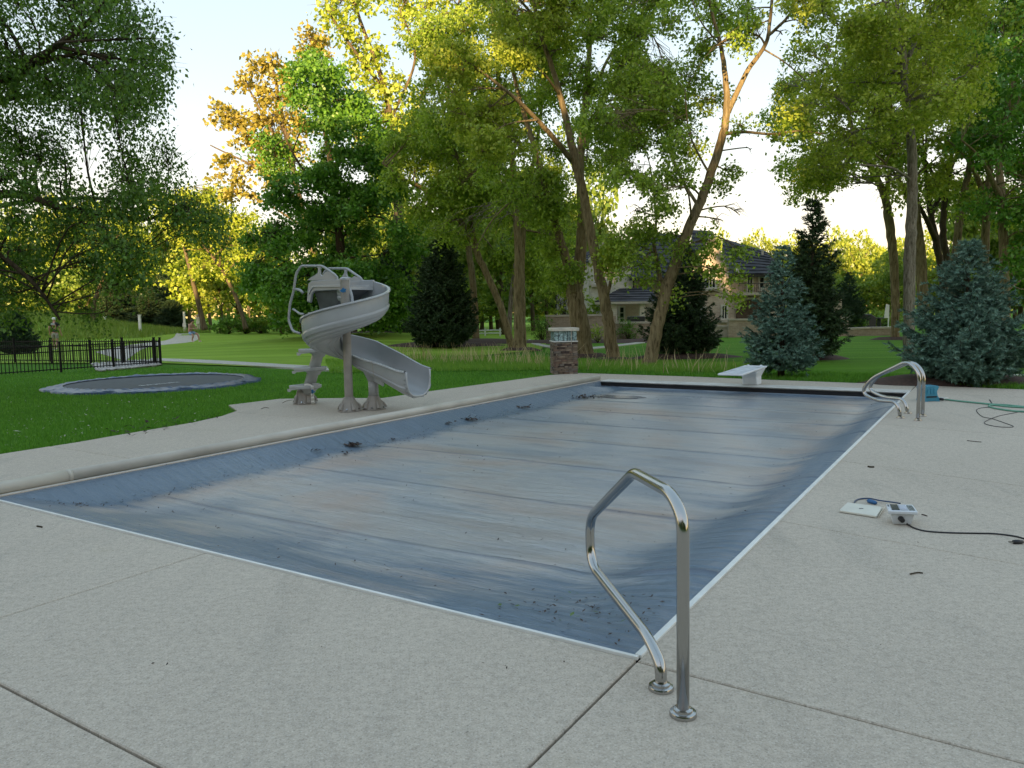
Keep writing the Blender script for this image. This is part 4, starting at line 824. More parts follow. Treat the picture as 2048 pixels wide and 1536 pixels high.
FA = G(-40, 756); hF = 1.545 * (751 - 680) / (751 - 642)
fence('nearer run of black metal picket fence at the left edge', FA, FCN, 54, .90, [.02, .40, .70, 1.0])
FB = G(-60, 724); fence('farther run of black metal picket fence behind the nearer run', FB, FCN + Vector((-.05, .15, 0)), 92, .90, [.26, .46, .66, .82, .97], .06)
# ================================================================== POSTS AND PEOPLE
def white_post(label, px, y0, y1, D, w_=.16, sgn=None):
    b_ = P(px, y0, D); t_ = P(px, y1, D); o = thing('marker_post', label, 'post', (b_.x, D, gz(b_.x, D))); mb = MB(); z0 = gz(b_.x, D); mb.box((b_.x, D, (z0 + t_.z) / 2), (w_, w_, t_.z - z0)); mb.build('post', M_white, o); mb = MB(); mb.box((b_.x, D, t_.z + .03), (w_ * 1.25, w_ * 1.25, .06)); mb.build('cap', M_white, o)
    if sgn: q = P(px, sgn, D); mb = MB(); mb.box((q.x, D - .12, q.z), (.28, .04, .30)); mb.build('plate', M_white, o)
white_post('white marker post left of the winding path', 281, 667, 631, 58)
white_post('tall white post with a small square sign behind the crouched man', 370, 664, 625, 62, .14, 650)
white_post('short white stake on top of the rough mound', 210, 643, 634, 66, .14)
white_post('white end piece of a rail right of the far rail fence', 1030, 664, 658, 46, .12)
gs = thing('green_stake', 'small dark green stake in the fairway right of the people', 'stake', G(419, 667)); q = G(419, 667); mb = MB(); mb.box(q + Vector((0, 0, .25)), (.1, .1, .5)); mb.box(q + Vector((0, 0, .42)), (.3, .05, .06)); mb.build('stake', simple('green_paint', (.02, .07, .03), .6), gs)
def skin_body(name, verts, edges, rads, mat, parent, root=0, lv=2):
    me = bpy.data.meshes.new(name); off = WL[parent]; me.from_pydata([tuple(Vector(v) - off) for v in verts], edges, []); o = bpy.data.objects.new(name, me); COL.objects.link(o)
    m_ = o.modifiers.new('s', 'SKIN'); 
    for i, v in enumerate(me.skin_vertices[0].data): v.radius = (rads[i], rads[i]) if not isinstance(rads[i], tuple) else rads[i]; v.use_root = (i == root)
    s_ = o.modifiers.new('d', 'SUBSURF'); s_.levels = s_.render_levels = lv
    dg = bpy.context.evaluated_depsgraph_get(); dg.update(); nm = bpy.data.meshes.new_from_object(o.evaluated_get(dg)); bpy.data.objects.remove(o); nm.name = name
    return link(name, nm, mat, parent, True)
M_skin = simple('skin', (.42, .235, .165), .55, var=.05); M_skinp = simple('skin_pale', (.50, .36, .29), .55, var=.04); M_hair = simple('hair_dark', (.018, .013, .01), .7)
def person(label, base, S, face, pose, skin, hair, clothes):
    """pose: joints in the figure's own frame (x right, y forward, z up) in metres for a 1.75 m body"""
    o = thing('person', label, 'person', base); f = Vector((math.cos(face), math.sin(face), 0)); r_ = Vector((f.y, -f.x, 0))
    W = lambda p: Vector(base) + (r_ * p[0] + f * p[1] + Vector((0, 0, p[2]))) * S
    J = pose; order = ['pelvis', 'waist', 'chest', 'neck', 'headb', 'head', 'headt']; V = []; E = []; Rr = []
    def add(p, rad, prev): V.append(W(p)); Rr.append((rad * S, rad * S) if not isinstance(rad, tuple) else (rad[0] * S, rad[1] * S)); E.append((prev, len(V) - 1)) if prev is not None else None; return len(V) - 1
    pel = add(J['pelvis'], (.15, .11), None); wa = add(J['waist'], (.135, .10), pel); ch = add(J['chest'], (.17, .11), wa); nk = add(J['neck'], .055, ch)
    hd = Vector(J['head']); h0 = add(tuple(hd - Vector((0, 0, .07))), .07, nk); h1 = add(tuple(hd + Vector((0, .01, .02))), (.078, .09), h0); h2 = add(tuple(hd + Vector((0, 0, .10))), .06, h1)
    nose = add(tuple(hd + Vector((0, .115, -.01))), .014, h1)
    for s_ in ('l', 'r'):
        sh = add(J['sh' + s_], .06, ch); el = add(J['el' + s_], .042, sh); wr_ = add(J['wr' + s_], .03, el); v = (Vector(J['wr' + s_]) - Vector(J['el' + s_])).normalized(); pm = add(tuple(Vector(J['wr' + s_]) + v * .07), (.04, .022), wr_)
        for k, (dx, ln) in enumerate(((-.03, .07), (-.01, .085), (.01, .08), (.028, .06))): add(tuple(Vector(J['wr' + s_]) + v * (.09 + ln) + Vector((dx, 0, 0))), .009, pm)
        add(tuple(Vector(J['wr' + s_]) + v * .07 + Vector((.045 if s_ == 'l' else -.045, .03, 0))), .011, wr_)
        hp = add(J['hp' + s_], .088, pel); kn = add(J['kn' + s_], .058, hp); cf = add(tuple(Vector(J['kn' + s_]).lerp(Vector(J['an' + s_]), .35)), .055, kn); an = add(J['an' + s_], .036, cf); add(tuple(Vector(J['an' + s_]) + Vector((0, .16, -.05))), (.042, .03), an)
    skin_body('body', V, E, Rr, skin, o)
    mb = MB()
    if hair: hh = Vector(J['head']); mb.lathe(W(tuple(hh + Vector((0, -.015, .0)))), [(.085 * S, 0), (.098 * S, .05 * S), (.09 * S, .10 * S), (.055 * S, .135 * S), (.01, .145 * S)], 16); mb.build('hair' if hair[0] == 'h' else 'cap', hair[1], o, True)
    for nm, chain, rads, m_ in clothes:
        Vc = []; Ec = []; Rc = []
        for path, rs in zip(chain, rads):
            prev = None
            for j, rd in zip(path, rs):
                p = J[j] if isinstance(j, str) else j
                ex_ = [i for i, q in enumerate(Vc) if (q - W(p)).length < 1e-4]
                if ex_: i = ex_[0]
                else: Vc.append(W(p)); Rc.append(tuple(x * S for x in rd) if isinstance(rd, tuple) else rd * S); i = len(Vc) - 1
                if prev is not None and (prev, i) not in Ec: Ec.append((prev, i))
                prev = i
        skin_body(nm, Vc, Ec, Rc, m_, o)
    return o
def lerp3(a_, b2, t_): return tuple(Vector(a_).lerp(Vector(b2), t_))
stand = dict(pelvis=(0, 0, .95), waist=(0, 0, 1.12), chest=(0, .01, 1.34), neck=(0, .0, 1.5), head=(0, .03, 1.62), shl=(-.19, 0, 1.43), elL=0, ell=(-.25, -.04, 1.15), wrl=(-.26, .06, .92), shr=(.19, 0, 1.43), elr=(.26, -.06, 1.16), wrr=(.30, .02, .90), hpl=(-.10, 0, .90), knl=(-.11, .12, .50), anl=(-.11, .02, .09), hpr=(.10, 0, .90), knr=(.10, -.04, .50), anr=(.10, -.26, .13))
st = {k: v for k, v in stand.items() if k != 'elL'}
M_shirt = simple('shirt_black', (.012, .013, .016), .8); M_short = simple('shorts_grey', (.30, .29, .26), .8); M_blue = simple('shorts_blue', (.22, .34, .52), .8); M_cream = simple('cream_cloth', (.62, .60, .46), .8); M_shoe = simple('shoe_white', (.7, .68, .6), .6)
def shirt(mat, J): return ('shirt', [['waist', 'chest', lerp3(J['chest'], J['neck'], .75)], ['chest', 'shl', lerp3(J['shl'], J['ell'], .55)], ['chest', 'shr', lerp3(J['shr'], J['elr'], .55)], ['waist', lerp3(J['waist'], J['pelvis'], .75)]], [[(.155, .12), (.19, .13), .07], [(.19, .13), .078, .062], [(.19, .13), .078, .062], [(.155, .12), (.165, .125)]], mat)
def shorts(mat, J, t_=.8): return ('shorts', [[lerp3(J['waist'], J['pelvis'], .6), 'pelvis', 'hpl', lerp3(J['hpl'], J['knl'], t_)], ['pelvis', 'hpr', lerp3(J['hpr'], J['knr'], t_)]], [[(.15, .12), (.165, .125), .11, .092], [(.165, .125), .11, .092]], mat)
def shoes(J, s_): return ('shoe', [[tuple(Vector(J['an' + s_]) + Vector((0, -.04, -.045))), tuple(Vector(J['an' + s_]) + Vector((0, .07, -.055))), tuple(Vector(J['an' + s_]) + Vector((0, .17, -.062)))]], [[.045, .042, .032]], M_shoe)
mp_ = G(112, 700); person('walking man seen from behind, dark shirt and grey shorts, behind the fence', (mp_.x, mp_.y, 0), .96, math.pi / 2 + .25, st, M_skin, ('cap', M_white), [shirt(M_shirt, st), shorts(M_short, st), shoes(st, 'l'), shoes(st, 'r')])
mb = MB(); mb_o = [o for o in bpy.data.objects if o.name.startswith('person')][0]; q = Vector((mp_.x, mp_.y, 1.30)) - Vector((-.03, 1, 0)) * .145
mb.box(q + Vector((0, .0, .05)), (.22, .012, .09)); mb.build('shirt_print', simple('print_pale', (.45, .5, .52), .7, var=.4, vs_=40), mb_o)
cr_ = dict(pelvis=(0, -.05, .62), waist=(0, -.02, .80), chest=(0, .06, 1.02), neck=(0, .10, 1.18), head=(0, .16, 1.29), shl=(-.19, .06, 1.10), ell=(-.25, .16, .86), wrl=(-.10, .36, .86), shr=(.19, .06, 1.10), elr=(.27, .14, .85), wrr=(.08, .38, .84), hpl=(-.10, -.04, .60), knl=(-.16, .38, .50), anl=(-.14, .50, .10), hpr=(.10, -.04, .60), knr=(.14, .30, .42), anr=(.12, .16, .09))
bp = G(383, 684.5); bx = (bp.x, bp.y, gz(bp.x, bp.y)); person('shirtless man in light blue shorts crouching on the path edge', bx, 1.0, -.35, cr_, M_skin, ('hair', M_hair), [shorts(M_blue, cr_, .75), shoes(cr_, 'l'), shoes(cr_, 'r')])
up_ = dict(st); up_.update(ell=(-.34, .05, 1.58), wrl=(-.12, .02, 1.66), elr=(.34, .05, 1.58), wrr=(.12, .02, 1.66), knl=(-.09, .02, .50), knr=(.08, .0, .50), anr=(.09, .0, .09), anl=(-.09, .0, .09))
bp = G(398, 670.5); bx = (bp.x, bp.y, gz(bp.x, bp.y)); person('figure in cream clothes with both hands raised to the head on the fairway', bx, .92, -1.6, up_, M_skinp, ('hair', simple('hair_blond', (.42, .34, .24), .7)), [shirt(M_cream, up_), ('trousers', [['pelvis', 'hpl', 'knl', lerp3(up_['knl'], up_['anl'], .8)], ['pelvis', 'hpr', 'knr', lerp3(up_['knr'], up_['anr'], .8)]], [[(.165, .125), .10, .075, .055], [(.165, .125), .10, .075, .055]], M_cream), shoes(up_, 'l'), shoes(up_, 'r')])
# ================================================================== VEGETATION
def in_poly(x, y, poly):
    c = np.zeros(len(x), bool); n = len(poly); j = n - 1
    for i in range(n):
        xi, yi = poly[i]; xj, yj = poly[j]
        k = ((yi > y) != (yj > y)) & (x < (xj - xi) * (y - yi) / (yj - yi + 1e-9) + xi); c ^= k; j = i
    return c
RT, UPV, FW = np.array(rt), np.array(upv), np.array(fwd)
def proj(Q):
    q = Q - np.array([0, 0, CAMH]); d = q @ FW; return 1024 + F * (q @ RT) / d, 768 - F * (q @ UPV) / d
def leaf_quads(C, size, r_, droop=.3, asp=.62):
    n = len(C); a = r_.normal(size=(n, 3)); a[:, 2] -= droop * 2; a /= np.linalg.norm(a, axis=1)[:, None]
    b_ = r_.normal(size=(n, 3)); b_ -= (b_ * a).sum(1)[:, None] * a; b_ /= np.linalg.norm(b_, axis=1)[:, None]
    s_ = size * r_.uniform(.45, 1.55, n)[:, None]
    nn = np.cross(a, b_)
    V = np.stack([C, C + a * s_ * .42 + b_ * s_ * asp * .5 + nn * s_ * .1, C + a * s_, C + a * s_ * .42 - b_ * s_ * asp * .5 + nn * s_ * .1], 1).reshape(-1, 3)
    return V, np.arange(4 * n).reshape(-1, 4)
def sprays(centers, n, ext, r_, droop=.25, flat=.6):
    """leaf positions: each spray is a drooping elongated tuft"""
    m = len(centers); d = r_.normal(size=(m, 3)); d[:, 2] = d[:, 2] * .5 - droop; d /= np.linalg.norm(d, axis=1)[:, None]
    t_ = r_.random((m, n, 1)); off = r_.normal(size=(m, n, 3)) * ext * .28; off[..., 2] *= flat
    Q = centers[:, None, :] + d[:, None, :] * (t_ - .3) * ext * 1.6 + off; Q[..., 2] -= t_[..., 0] ** 2 * ext * droop
    return Q.reshape(-1, 3)
def ell(n, r_, shell=1.9):
    d = r_.normal(size=(n, 3)); d /= np.linalg.norm(d, axis=1)[:, None]; return d * (r_.random(n) ** (1 / shell))[:, None]
def twigs(A, B, r0, r_, mb_V, mb_F, sag=.12):
    """thin three sided twigs from A to B, with a bend"""
    n = len(A); 
    if n == 0: return
    mid = (A + B) / 2 + r_.normal(size=(n, 3)) * .08 * np.linalg.norm(B - A, axis=1)[:, None]; mid[:, 2] += sag * np.linalg.norm(B - A, axis=1)
    d = B - A; d /= np.linalg.norm(d, axis=1)[:, None] + 1e-9; o = np.cross(d, np.array([.3, .2, .9])); o /= np.linalg.norm(o, axis=1)[:, None] + 1e-9; q = np.cross(d, o)
    rings = []
    for Pn, rr_ in ((A, 1.0), (mid, .7), (B, .25)):
        for k in range(3): rings.append(Pn + (o * math.cos(k * 2.094) + q * math.sin(k * 2.094)) * (r0 * rr_)[:, None])
    V = np.stack(rings, 1).reshape(-1, 3); base = sum(len(v) for v in mb_V); i = np.arange(n)[:, None] * 9 + base
    Fc = []
    for L in (0, 3):
        for k in range(3): Fc.append(i + np.array([[L + k, L + (k + 1) % 3, L + 3 + (k + 1) % 3, L + 3 + k]]))
    mb_V.append(V); mb_F.append(np.concatenate(Fc, 0))
GAPS = [  # openings in the canopy where the sky shows, as seen from the deck
 [(330, -40), (640, -40), (632, 60), (560, 108), (500, 112), (470, 170), (408, 205), (420, 300), (440, 420), (520, 395), (500, 420), (430, 380), (362, 310), (338, 240), (352, 120), (338, 0)],
 [(1462, 300), (1500, 270), (1560, 285), (1545, 330), (1558, 400), (1600, 440), (1560, 470), (1440, 470), (1430, 420), (1490, 350)],
 [(1508, 60), (1560, 20), (1600, 40), (1560, 120), (1545, 200), (1500, 240), (1520, 150)],
 [(1610, 430), (1665, 380), (1750, 365), (1775, 400), (1780, 452), (1640, 458)],
 [(1030, -50), (1060, -50), (1060, 20), (1035, 30)],
 [(1290, 80), (1330, 65), (1350, 110), (1300, 125)], [(1205, 385), (1260, 360), (1300, 400), (1240, 455), (1200, 440)], [(1270, 300), (1310, 320), (1290, 350), (1262, 335)],
 [(1430, 80), (1450, 60), (1462, 130), (1440, 170)], [(1190, 100), (1215, 95), (1222, 140), (1195, 150)], [(1780, 210), (1800, 200), (1806, 220), (1784, 230)],
 [(1900, 330), (1935, 310), (1945, 345), (1910, 360)], [(1850, 300), (1870, 290), (1880, 320), (1855, 330)], [(455, 430), (500, 395), (520, 420), (490, 440)],
]
def tree(name, label, limbs, puffs, D0, leafM, barkM, leaf=.10, per=26, ext=.45, dens=1.0, seed=1, group=None, gaps=True, droop=.25, twig_r=.012, keep=None, cat='tree', nside=10, rmul=.9, squash=.8, asp=.62):
    """limbs: polylines [(px,py,depth offset,diameter px)]; puffs: [(px,py,radius px,depth offset,number)]"""
    r_ = np.random.default_rng(seed); base = P(*limbs[0][0][:2], D0 + limbs[0][0][2]); base.z = max(gz(base.x, base.y) - .03, min(base.z, .6)) if base.z < 3 else base.z
    t = thing(name, label, cat, base, group); mb = MB(); nodes = []
    for L in limbs:
        pts = [P(a, b_, D0 + dz) for a, b_, dz, w_ in L]; k = 7
        if L is limbs[0]: pts[0].z = base.z - .02
        rad = [max(w_ * (D0 + dz) / F * .5 * rmul, .012) for a, b_, dz, w_ in L]
        pp = smooth_path(pts, k); rs = [rad[min(i // k, len(rad) - 1)] * (1 - (i % k) / k) + rad[min(i // k + 1, len(rad) - 1)] * (i % k) / k for i in range(len(pp))]
        if L is limbs[0]: rs[0] *= 1.18; rs[1] *= 1.06
        j = [p + Vector(r_.normal(size=3)) * q * .07 for p, q in zip(pp, rs)]; j[0] = pp[0]; j[-1] = pp[-1]
        mb.tube(j, rs, nside); nodes += [(np.array(p), q) for p, q in zip(pp[k // 2:], rs[k // 2:])]
    tr = tag(mb.build('trunk', barkM, t, True), kind='thing')
    NP = np.array([n_[0] for n_ in nodes]); NR = np.array([n_[1] for n_ in nodes])
    tv, tf = [], []; SP = []; br = MB()
    for px, py, rp, dz, num in puffs:
        D = D0 + dz; c = np.array(P(px, py, D)); rad = rp * D / F
        up = NP[:, 2] < c[2] + rad * .6; dist = np.linalg.norm(NP - c, axis=1) + np.where(up, 0, 3); i = int(np.argmin(dist)); a = NP[i]
        # a curved branch to the middle of the clump, then twigs
        m_ = (a + c) / 2 + r_.normal(size=3) * .12 * np.linalg.norm(c - a); m_[2] += .1 * np.linalg.norm(c - a)
        r0 = min(NR[i] * .6, .012 + .035 * rad * 1.2); bp = smooth_path([Vector(a), Vector(m_), Vector(c)], 4)
        br.tube(bp, [r0 * (1 - .6 * q / (len(bp) - 1)) for q in range(len(bp))], 5)
        bpn = np.array([list(p) for p in bp])
        S = c + ell(int(num * dens), r_) * np.array([rad, rad, rad * squash]); SP.append(S)
        q = bpn[len(bpn) // 2:][r_.integers(0, len(bpn) - len(bpn) // 2, len(S))]
        twigs(q, S, np.full(len(S), twig_r), r_, tv, tf)
    S = np.concatenate(SP)
    if gaps:
        x, y = proj(S); ok = np.ones(len(S), bool)
        for g_ in GAPS: ok &= ~in_poly(x, y, g_)
        S = S[ok]
    Q = sprays(S, per, ext, r_, droop)
    if gaps:
        x, y = proj(Q); ok = np.ones(len(Q), bool)
        for g_ in GAPS: ok &= ~(in_poly(x, y, g_) & (r_.random(len(Q)) < .85))
        Q = Q[ok]
    Q = Q[Q[:, 2] > .25]
    V, Fc = leaf_quads(Q, leaf, r_, droop, asp); crown = tag(npmesh('crown', V, Fc, leafM, t), kind='stuff')
    tag(br.build('branches', barkM, t, True), kind='stuff')
    if tv: tag(npmesh('twigs', np.concatenate(tv), np.concatenate(tf), barkM, t), kind='stuff')
    return t
def fill(n, poly, rlo, rhi, dlo, dhi, num, seed, avoid_gap=True):
    """clumps spread through a part of the crown"""
    r_ = np.random.default_rng(seed); xs = [p[0] for p in poly]; ys = [p[1] for p in poly]; out = []
    k = 0
    while len(out) < n and k < n * 40:
        k += 1; x, y = r_.uniform(min(xs), max(xs)), r_.uniform(min(ys), max(ys))
        if not in_poly(np.array([x]), np.array([y]), poly)[0]: continue
        if avoid_gap and any(in_poly(np.array([x]), np.array([y]), g_)[0] for g_ in GAPS): continue
        if any((x - o[0]) ** 2 + (y - o[1]) ** 2 < (o[2] * .55) ** 2 and abs(o[3]) < 9 for o in out[-n:]) and r_.random() < .7: continue
        rp = r_.uniform(rlo, rhi); out.append((x, y, rp, r_.uniform(dlo, dhi), int(num * (rp / ((rlo + rhi) / 2)) ** 2)))
    return out
L_cot = leafmat('cottonwood_leaf', (.075, .13, .012), (.20, .27, .03), .42)
L_cot2 = leafmat('cottonwood_leaf_yellow', (.115, .17, .014), (.25, .29, .035), .42)
L_maple = leafmat('maple_leaf', (.028, .085, .010), (.085, .18, .018), .34)
L_birch = leafmat('birch_leaf', (.027, .068, .009), (.08, .145, .016), .36)
L_gold = leafmat('gold_lit_leaf', (.13, .125, .022), (.23, .19, .038), .35)  # gold of the low sun is put into this leaf colour
L_far = leafmat('far_leaf', (.085, .13, .014), (.21, .24, .03), .42)
L_fardk = leafmat('far_dark_leaf', (.055, .10, .012), (.13, .18, .024), .4)
L_bush = leafmat('bush_leaf', (.035, .09, .012), (.09, .17, .022), .3)
B_cot = bark('cottonwood_bark', (.24, .19, .105), (.36, .30, .17))
B_grey = bark('grey_bark', (.26, .23, .18), (.42, .38, .32), 1.6)
B_dark = bark('dark_bark', (.045, .036, .028), (.085, .07, .052))
B_far = bark('far_bark', (.12, .095, .065), (.20, .16, .11), .6)
GRP_C = 'tall cottonwoods behind the pool'
# ---- near birch whose limbs hang in from the left
tree('birch_tree', 'large dark tree overhanging from the left edge of the picture, trunk out of view', 
  [[(-420, 800, 0, 70), (-400, 600, 0, 62), (-350, 380, 0, 52), (-300, 150, 0, 44), (-260, -100, 0, 30)],
   [(-385, 520, 0, 34), (-180, 450, .2, 26), (0, 388, .3, 20), (150, 422, .4, 13), (300, 440, .6, 6)],
   [(-350, 380, 0, 34), (-150, 220, -.4, 24), (0, 160, -.5, 18), (130, 80, -.5, 12), (250, -20, -.4, 7)],
   [(-370, 450, 0, 30), (-150, 260, 1, 18), (0, 200, 1.2, 12), (130, 195, 1.4, 8), (250, 230, 1.4, 4)],
   [(-400, 600, 0, 26), (-200, 520, -1, 18), (-60, 480, -1.2, 13), (60, 560, -1.1, 9), (120, 640, -1, 5)],
   [(-385, 520, 0, 26), (-120, 440, 2, 15), (80, 400, 2.2, 9), (260, 400, 2.2, 6), (400, 420, 2.1, 3)]],
  fill(56, [(-120, -60), (310, -60), (330, 60), (320, 200), (240, 300), (120, 330), (-120, 330)], 46, 80, -2, 2, 38, 1)
  + fill(28, [(-120, 300), (300, 280), (360, 330), (430, 400), (430, 470), (360, 520), (240, 520), (-120, 500)], 38, 66, -2, 2.2, 34, 2)
  + fill(15, [(-100, 480), (110, 480), (200, 520), (300, 490), (280, 540), (170, 590), (190, 625), (60, 640), (-60, 650)], 24, 44, -2, 1.5, 24, 3),
  14.5, L_birch, B_dark, leaf=.062, per=24, ext=.34, seed=11, droop=.75, twig_r=.006, dens=.82)
# ---- the maple behind the slide
tree('maple_tree', 'dense bright green maple with a pointed crown behind the slide', [[(690, 694, 0, 26), (685, 560, 0, 22), (672, 400, 0, 16), (650, 260, 0, 10), (628, 130, 0, 4)],
   [(685, 600, 0, 9), (600, 540, -1, 6), (520, 500, -1.5, 3)], [(680, 480, 0, 9), (740, 400, 1, 6), (780, 330, 1, 3)], [(672, 420, 0, 8), (600, 330, -1, 5), (560, 250, -1, 3)]],
  fill(80, [(622, 105), (640, 120), (672, 160), (735, 190), (760, 260), (800, 330), (815, 450), (820, 560), (780, 620), (620, 640), (540, 620), (500, 560), (480, 490), (520, 400), (535, 330), (548, 250), (575, 170)], 26, 46, -3.2, 3.2, 34, 5, False)
  + [(628, 108, 14, 0, 10), (634, 128, 18, 0, 14), (610, 150, 20, 0, 16), (655, 150, 22, 0, 18), (498, 480, 22, 0, 18), (520, 540, 26, 0, 20)] + fill(16, [(540, 560), (800, 560), (810, 640), (560, 650)], 28, 44, -2, 2, 34, 6, False),
  40, L_maple, B_dark, leaf=.16, per=26, ext=.62, seed=21, gaps=False, dens=.85, twig_r=.014, squash=.62, asp=.75)
# ---- golden poplar further back
tree('poplar_tree', 'sparse golden leaved poplar catching the sun left of the maple', [[(640, 668, 0, 22), (630, 520, 0, 18), (600, 400, 0, 13), (570, 260, 0, 9), (545, 130, 0, 4)],
   [(612, 440, 0, 9), (540, 330, 0, 6), (470, 250, 0, 4), (415, 210, 0, 2)], [(605, 410, 0, 8), (520, 340, 0, 5), (440, 300, 0, 3), (420, 290, 0, 2)], [(590, 340, 0, 7), (520, 220, 0, 5), (480, 140, 0, 2)], [(615, 460, 0, 6), (520, 400, 0, 4), (440, 380, 0, 2)], [(575, 280, 0, 6), (590, 180, 0, 4), (600, 90, 0, 2)]],
  [(428, 215, 16, 0, 9), (455, 222, 16, 0, 9), (440, 245, 18, 0, 9), (480, 240, 24, 0, 16), (500, 280, 30, 0, 20), (450, 320, 24, 0, 12), (480, 360, 26, 0, 14), (435, 350, 16, 0, 6), (515, 130, 24, 0, 16), (490, 165, 22, 0, 14), (545, 125, 22, 0, 16), (570, 150, 28, 0, 22), (535, 190, 32, 0, 26), (560, 230, 34, 0, 30), (520, 240, 28, 0, 20), (540, 290, 32, 0, 26), (510, 330, 28, 0, 18), (470, 380, 20, 0, 8), (545, 350, 30, 0, 22), (580, 190, 26, 0, 20), (640, 90, 26, 0, 20), (610, 105, 22, 0, 16), (620, 70, 18, 0, 10), (580, 300, 36, 0, 28), (455, 395, 14, 0, 5), (500, 395, 20, 0, 8), (600, 250, 30, 0, 24)],
  58, L_gold, B_far, leaf=.30, per=12, ext=.75, seed=31, gaps=False, dens=1.1, twig_r=.02, droop=.1, asp=.8)
# ---- cottonwood with the sunlit top behind the maple
tree('cottonwood_tree', 'tall cottonwood with gold lit top branches rising behind the maple', [[(800, 676, 0, 26), (800, 500, 0, 22), (790, 330, 0, 18), (770, 180, 0, 12), (720, 40, 0, 7), (690, -60, 0, 4)],
   [(785, 300, 0, 12), (850, 180, 1, 8), (900, 60, 1, 5), (930, -40, 1, 3)], [(770, 180, 0, 9), (700, 90, -1, 6), (655, 20, -1, 3)], [(790, 380, 0, 10), (730, 300, -2, 6), (690, 240, -2, 3)], [(780, 240, 0, 8), (830, 120, -1, 5), (800, 20, -1, 3)]],
  fill(40, [(640, -60), (960, -60), (960, 160), (840, 300), (740, 330), (690, 240), (700, 120), (650, 50)], 28, 52, -2, 3, 26, 7)
  + [(668, 20, 22, -1, 10), (690, 50, 26, -1, 14), (655, -10, 20, -1, 8), (720, 80, 26, -1, 16), (735, 130, 30, -1, 18)],
  50, L_cot2, B_far, leaf=.25, per=13, ext=.7, seed=41, dens=.75, twig_r=.02, group=None, asp=.8)
# ---- cluster behind the lawn, left of the stone pillar
tree('cottonwood_tree', 'leaning cottonwood in front of the dark spruce, its stem bent towards the left', [[(1024, 694, 0, 22), (1000, 610, 0, 20), (960, 520, 0, 19), (920, 440, 0, 16), (850, 380, -.5, 13), (800, 355, -.8, 10), (765, 325, -1, 7)],
   [(955, 510, 0, 12), (935, 400, 0, 10), (905, 280, 0, 8), (870, 160, 0, 5)], [(975, 560, 0, 10), (940, 450, 1, 8), (948, 330, 1.5, 6), (980, 220, 1.5, 4)]],
  fill(30, [(760, 240), (960, 200), (1020, 300), (1010, 420), (900, 480), (820, 430), (770, 380)], 28, 48, -2, 2, 30, 8), 33, L_cot, B_cot, leaf=.13, per=30, ext=.5, seed=51, rmul=.70, dens=.85)
tree('cottonwood_tree', 'straight double stemmed cottonwood left of the stone pillar', [[(1036, 703, 0, 30), (1036, 600, 0, 25), (1036, 480, 0, 22), (1025, 330, 0, 18), (1000, 180, 0, 14), (985, 20, 0, 10), (980, -80, 0, 6)],
   [(1046, 700, .5, 22), (1044, 560, .8, 18), (1050, 420, 1, 14), (1075, 280, 1, 10), (1090, 150, 1, 7)], [(1020, 300, 0, 10), (940, 230, -1, 7), (880, 150, -1.5, 4)], [(1005, 200, 0, 9), (930, 120, 0, 6), (880, 60, 0, 3)]],
  fill(52, [(820, 60), (1000, -60), (1120, -60), (1120, 480), (1000, 480), (880, 330), (840, 200)], 30, 52, -2.5, 2.5, 30, 9), 31, L_cot, B_cot, leaf=.12, per=30, ext=.5, seed=61, rmul=.70, dens=.85)
tree('cottonwood_tree', 'thin pale cottonwood sapling between the leaning and the double stem', [[(1018, 690, 0, 12), (1021, 610, 0, 10), (1026, 560, 0, 9), (1036, 500, 0, 7), (1048, 430, 0, 5)]],
  fill(16, [(1000, 380), (1110, 380), (1110, 560), (1010, 560)], 24, 36, -1, 1, 26, 10), 38, L_cot, B_grey, leaf=.16, per=20, ext=.5, seed=71)
tree('cottonwood_tree', 'slim upright cottonwood rising behind the dark spruce', [[(952, 684, 0, 15), (948, 590, 0, 15), (940, 520, 0, 14), (928, 440, 0, 12), (910, 300, 0, 9), (890, 180, 0, 5)]],
  fill(18, [(850, 260), (960, 240), (980, 420), (880, 460)], 26, 44, -1, 2, 28, 12), 39, L_cot, B_cot, leaf=.18, per=20, ext=.55, seed=81)
# ---- the big group right of the pillar
tree('cottonwood_tree', 'massive forked cottonwood just right of the stone pillar', [[(1172, 713, 0, 50), (1160, 650, 0, 54), (1150, 590, 0, 50), (1160, 520, 0, 34), (1164, 430, 0, 26), (1160, 330, 0, 24), (1168, 220, .4, 18), (1180, 80, .6, 13), (1178, -60, .8, 9)],
   [(1152, 600, 0, 34), (1138, 540, -.4, 27), (1118, 470, -.6, 23), (1096, 400, -.8, 20), (1070, 300, -1, 16), (1040, 200, -1, 12), (1010, 80, -1, 8)],
   [(1164, 300, 0, 17), (1210, 190, .8, 12), (1260, 100, 1.2, 9), (1285, 20, 1.4, 6), (1300, -60, 1.5, 4)], [(1170, 230, .3, 12), (1215, 120, 1.5, 8), (1268, 50, 2, 5)], [(1112, 450, -.6, 9), (1075, 395, -1.4, 8), (1030, 400, -1.8, 6), (985, 440, -2, 4), (950, 500, -2, 2)]],
  fill(34, [(1060, -60), (1330, -60), (1340, 200), (1250, 330), (1180, 340), (1090, 260)], 30, 52, -1.5, 3, 30, 13) + fill(12, [(960, 330), (1100, 330), (1130, 420), (1000, 440)], 28, 44, -2, 0, 28, 14) + fill(7, [(1080, 440), (1160, 500), (1170, 560), (1110, 560)], 18, 26, -1, 1, 18, 15),
  26, L_cot, B_cot, leaf=.10, per=32, ext=.42, seed=91, rmul=.70, dens=.85)
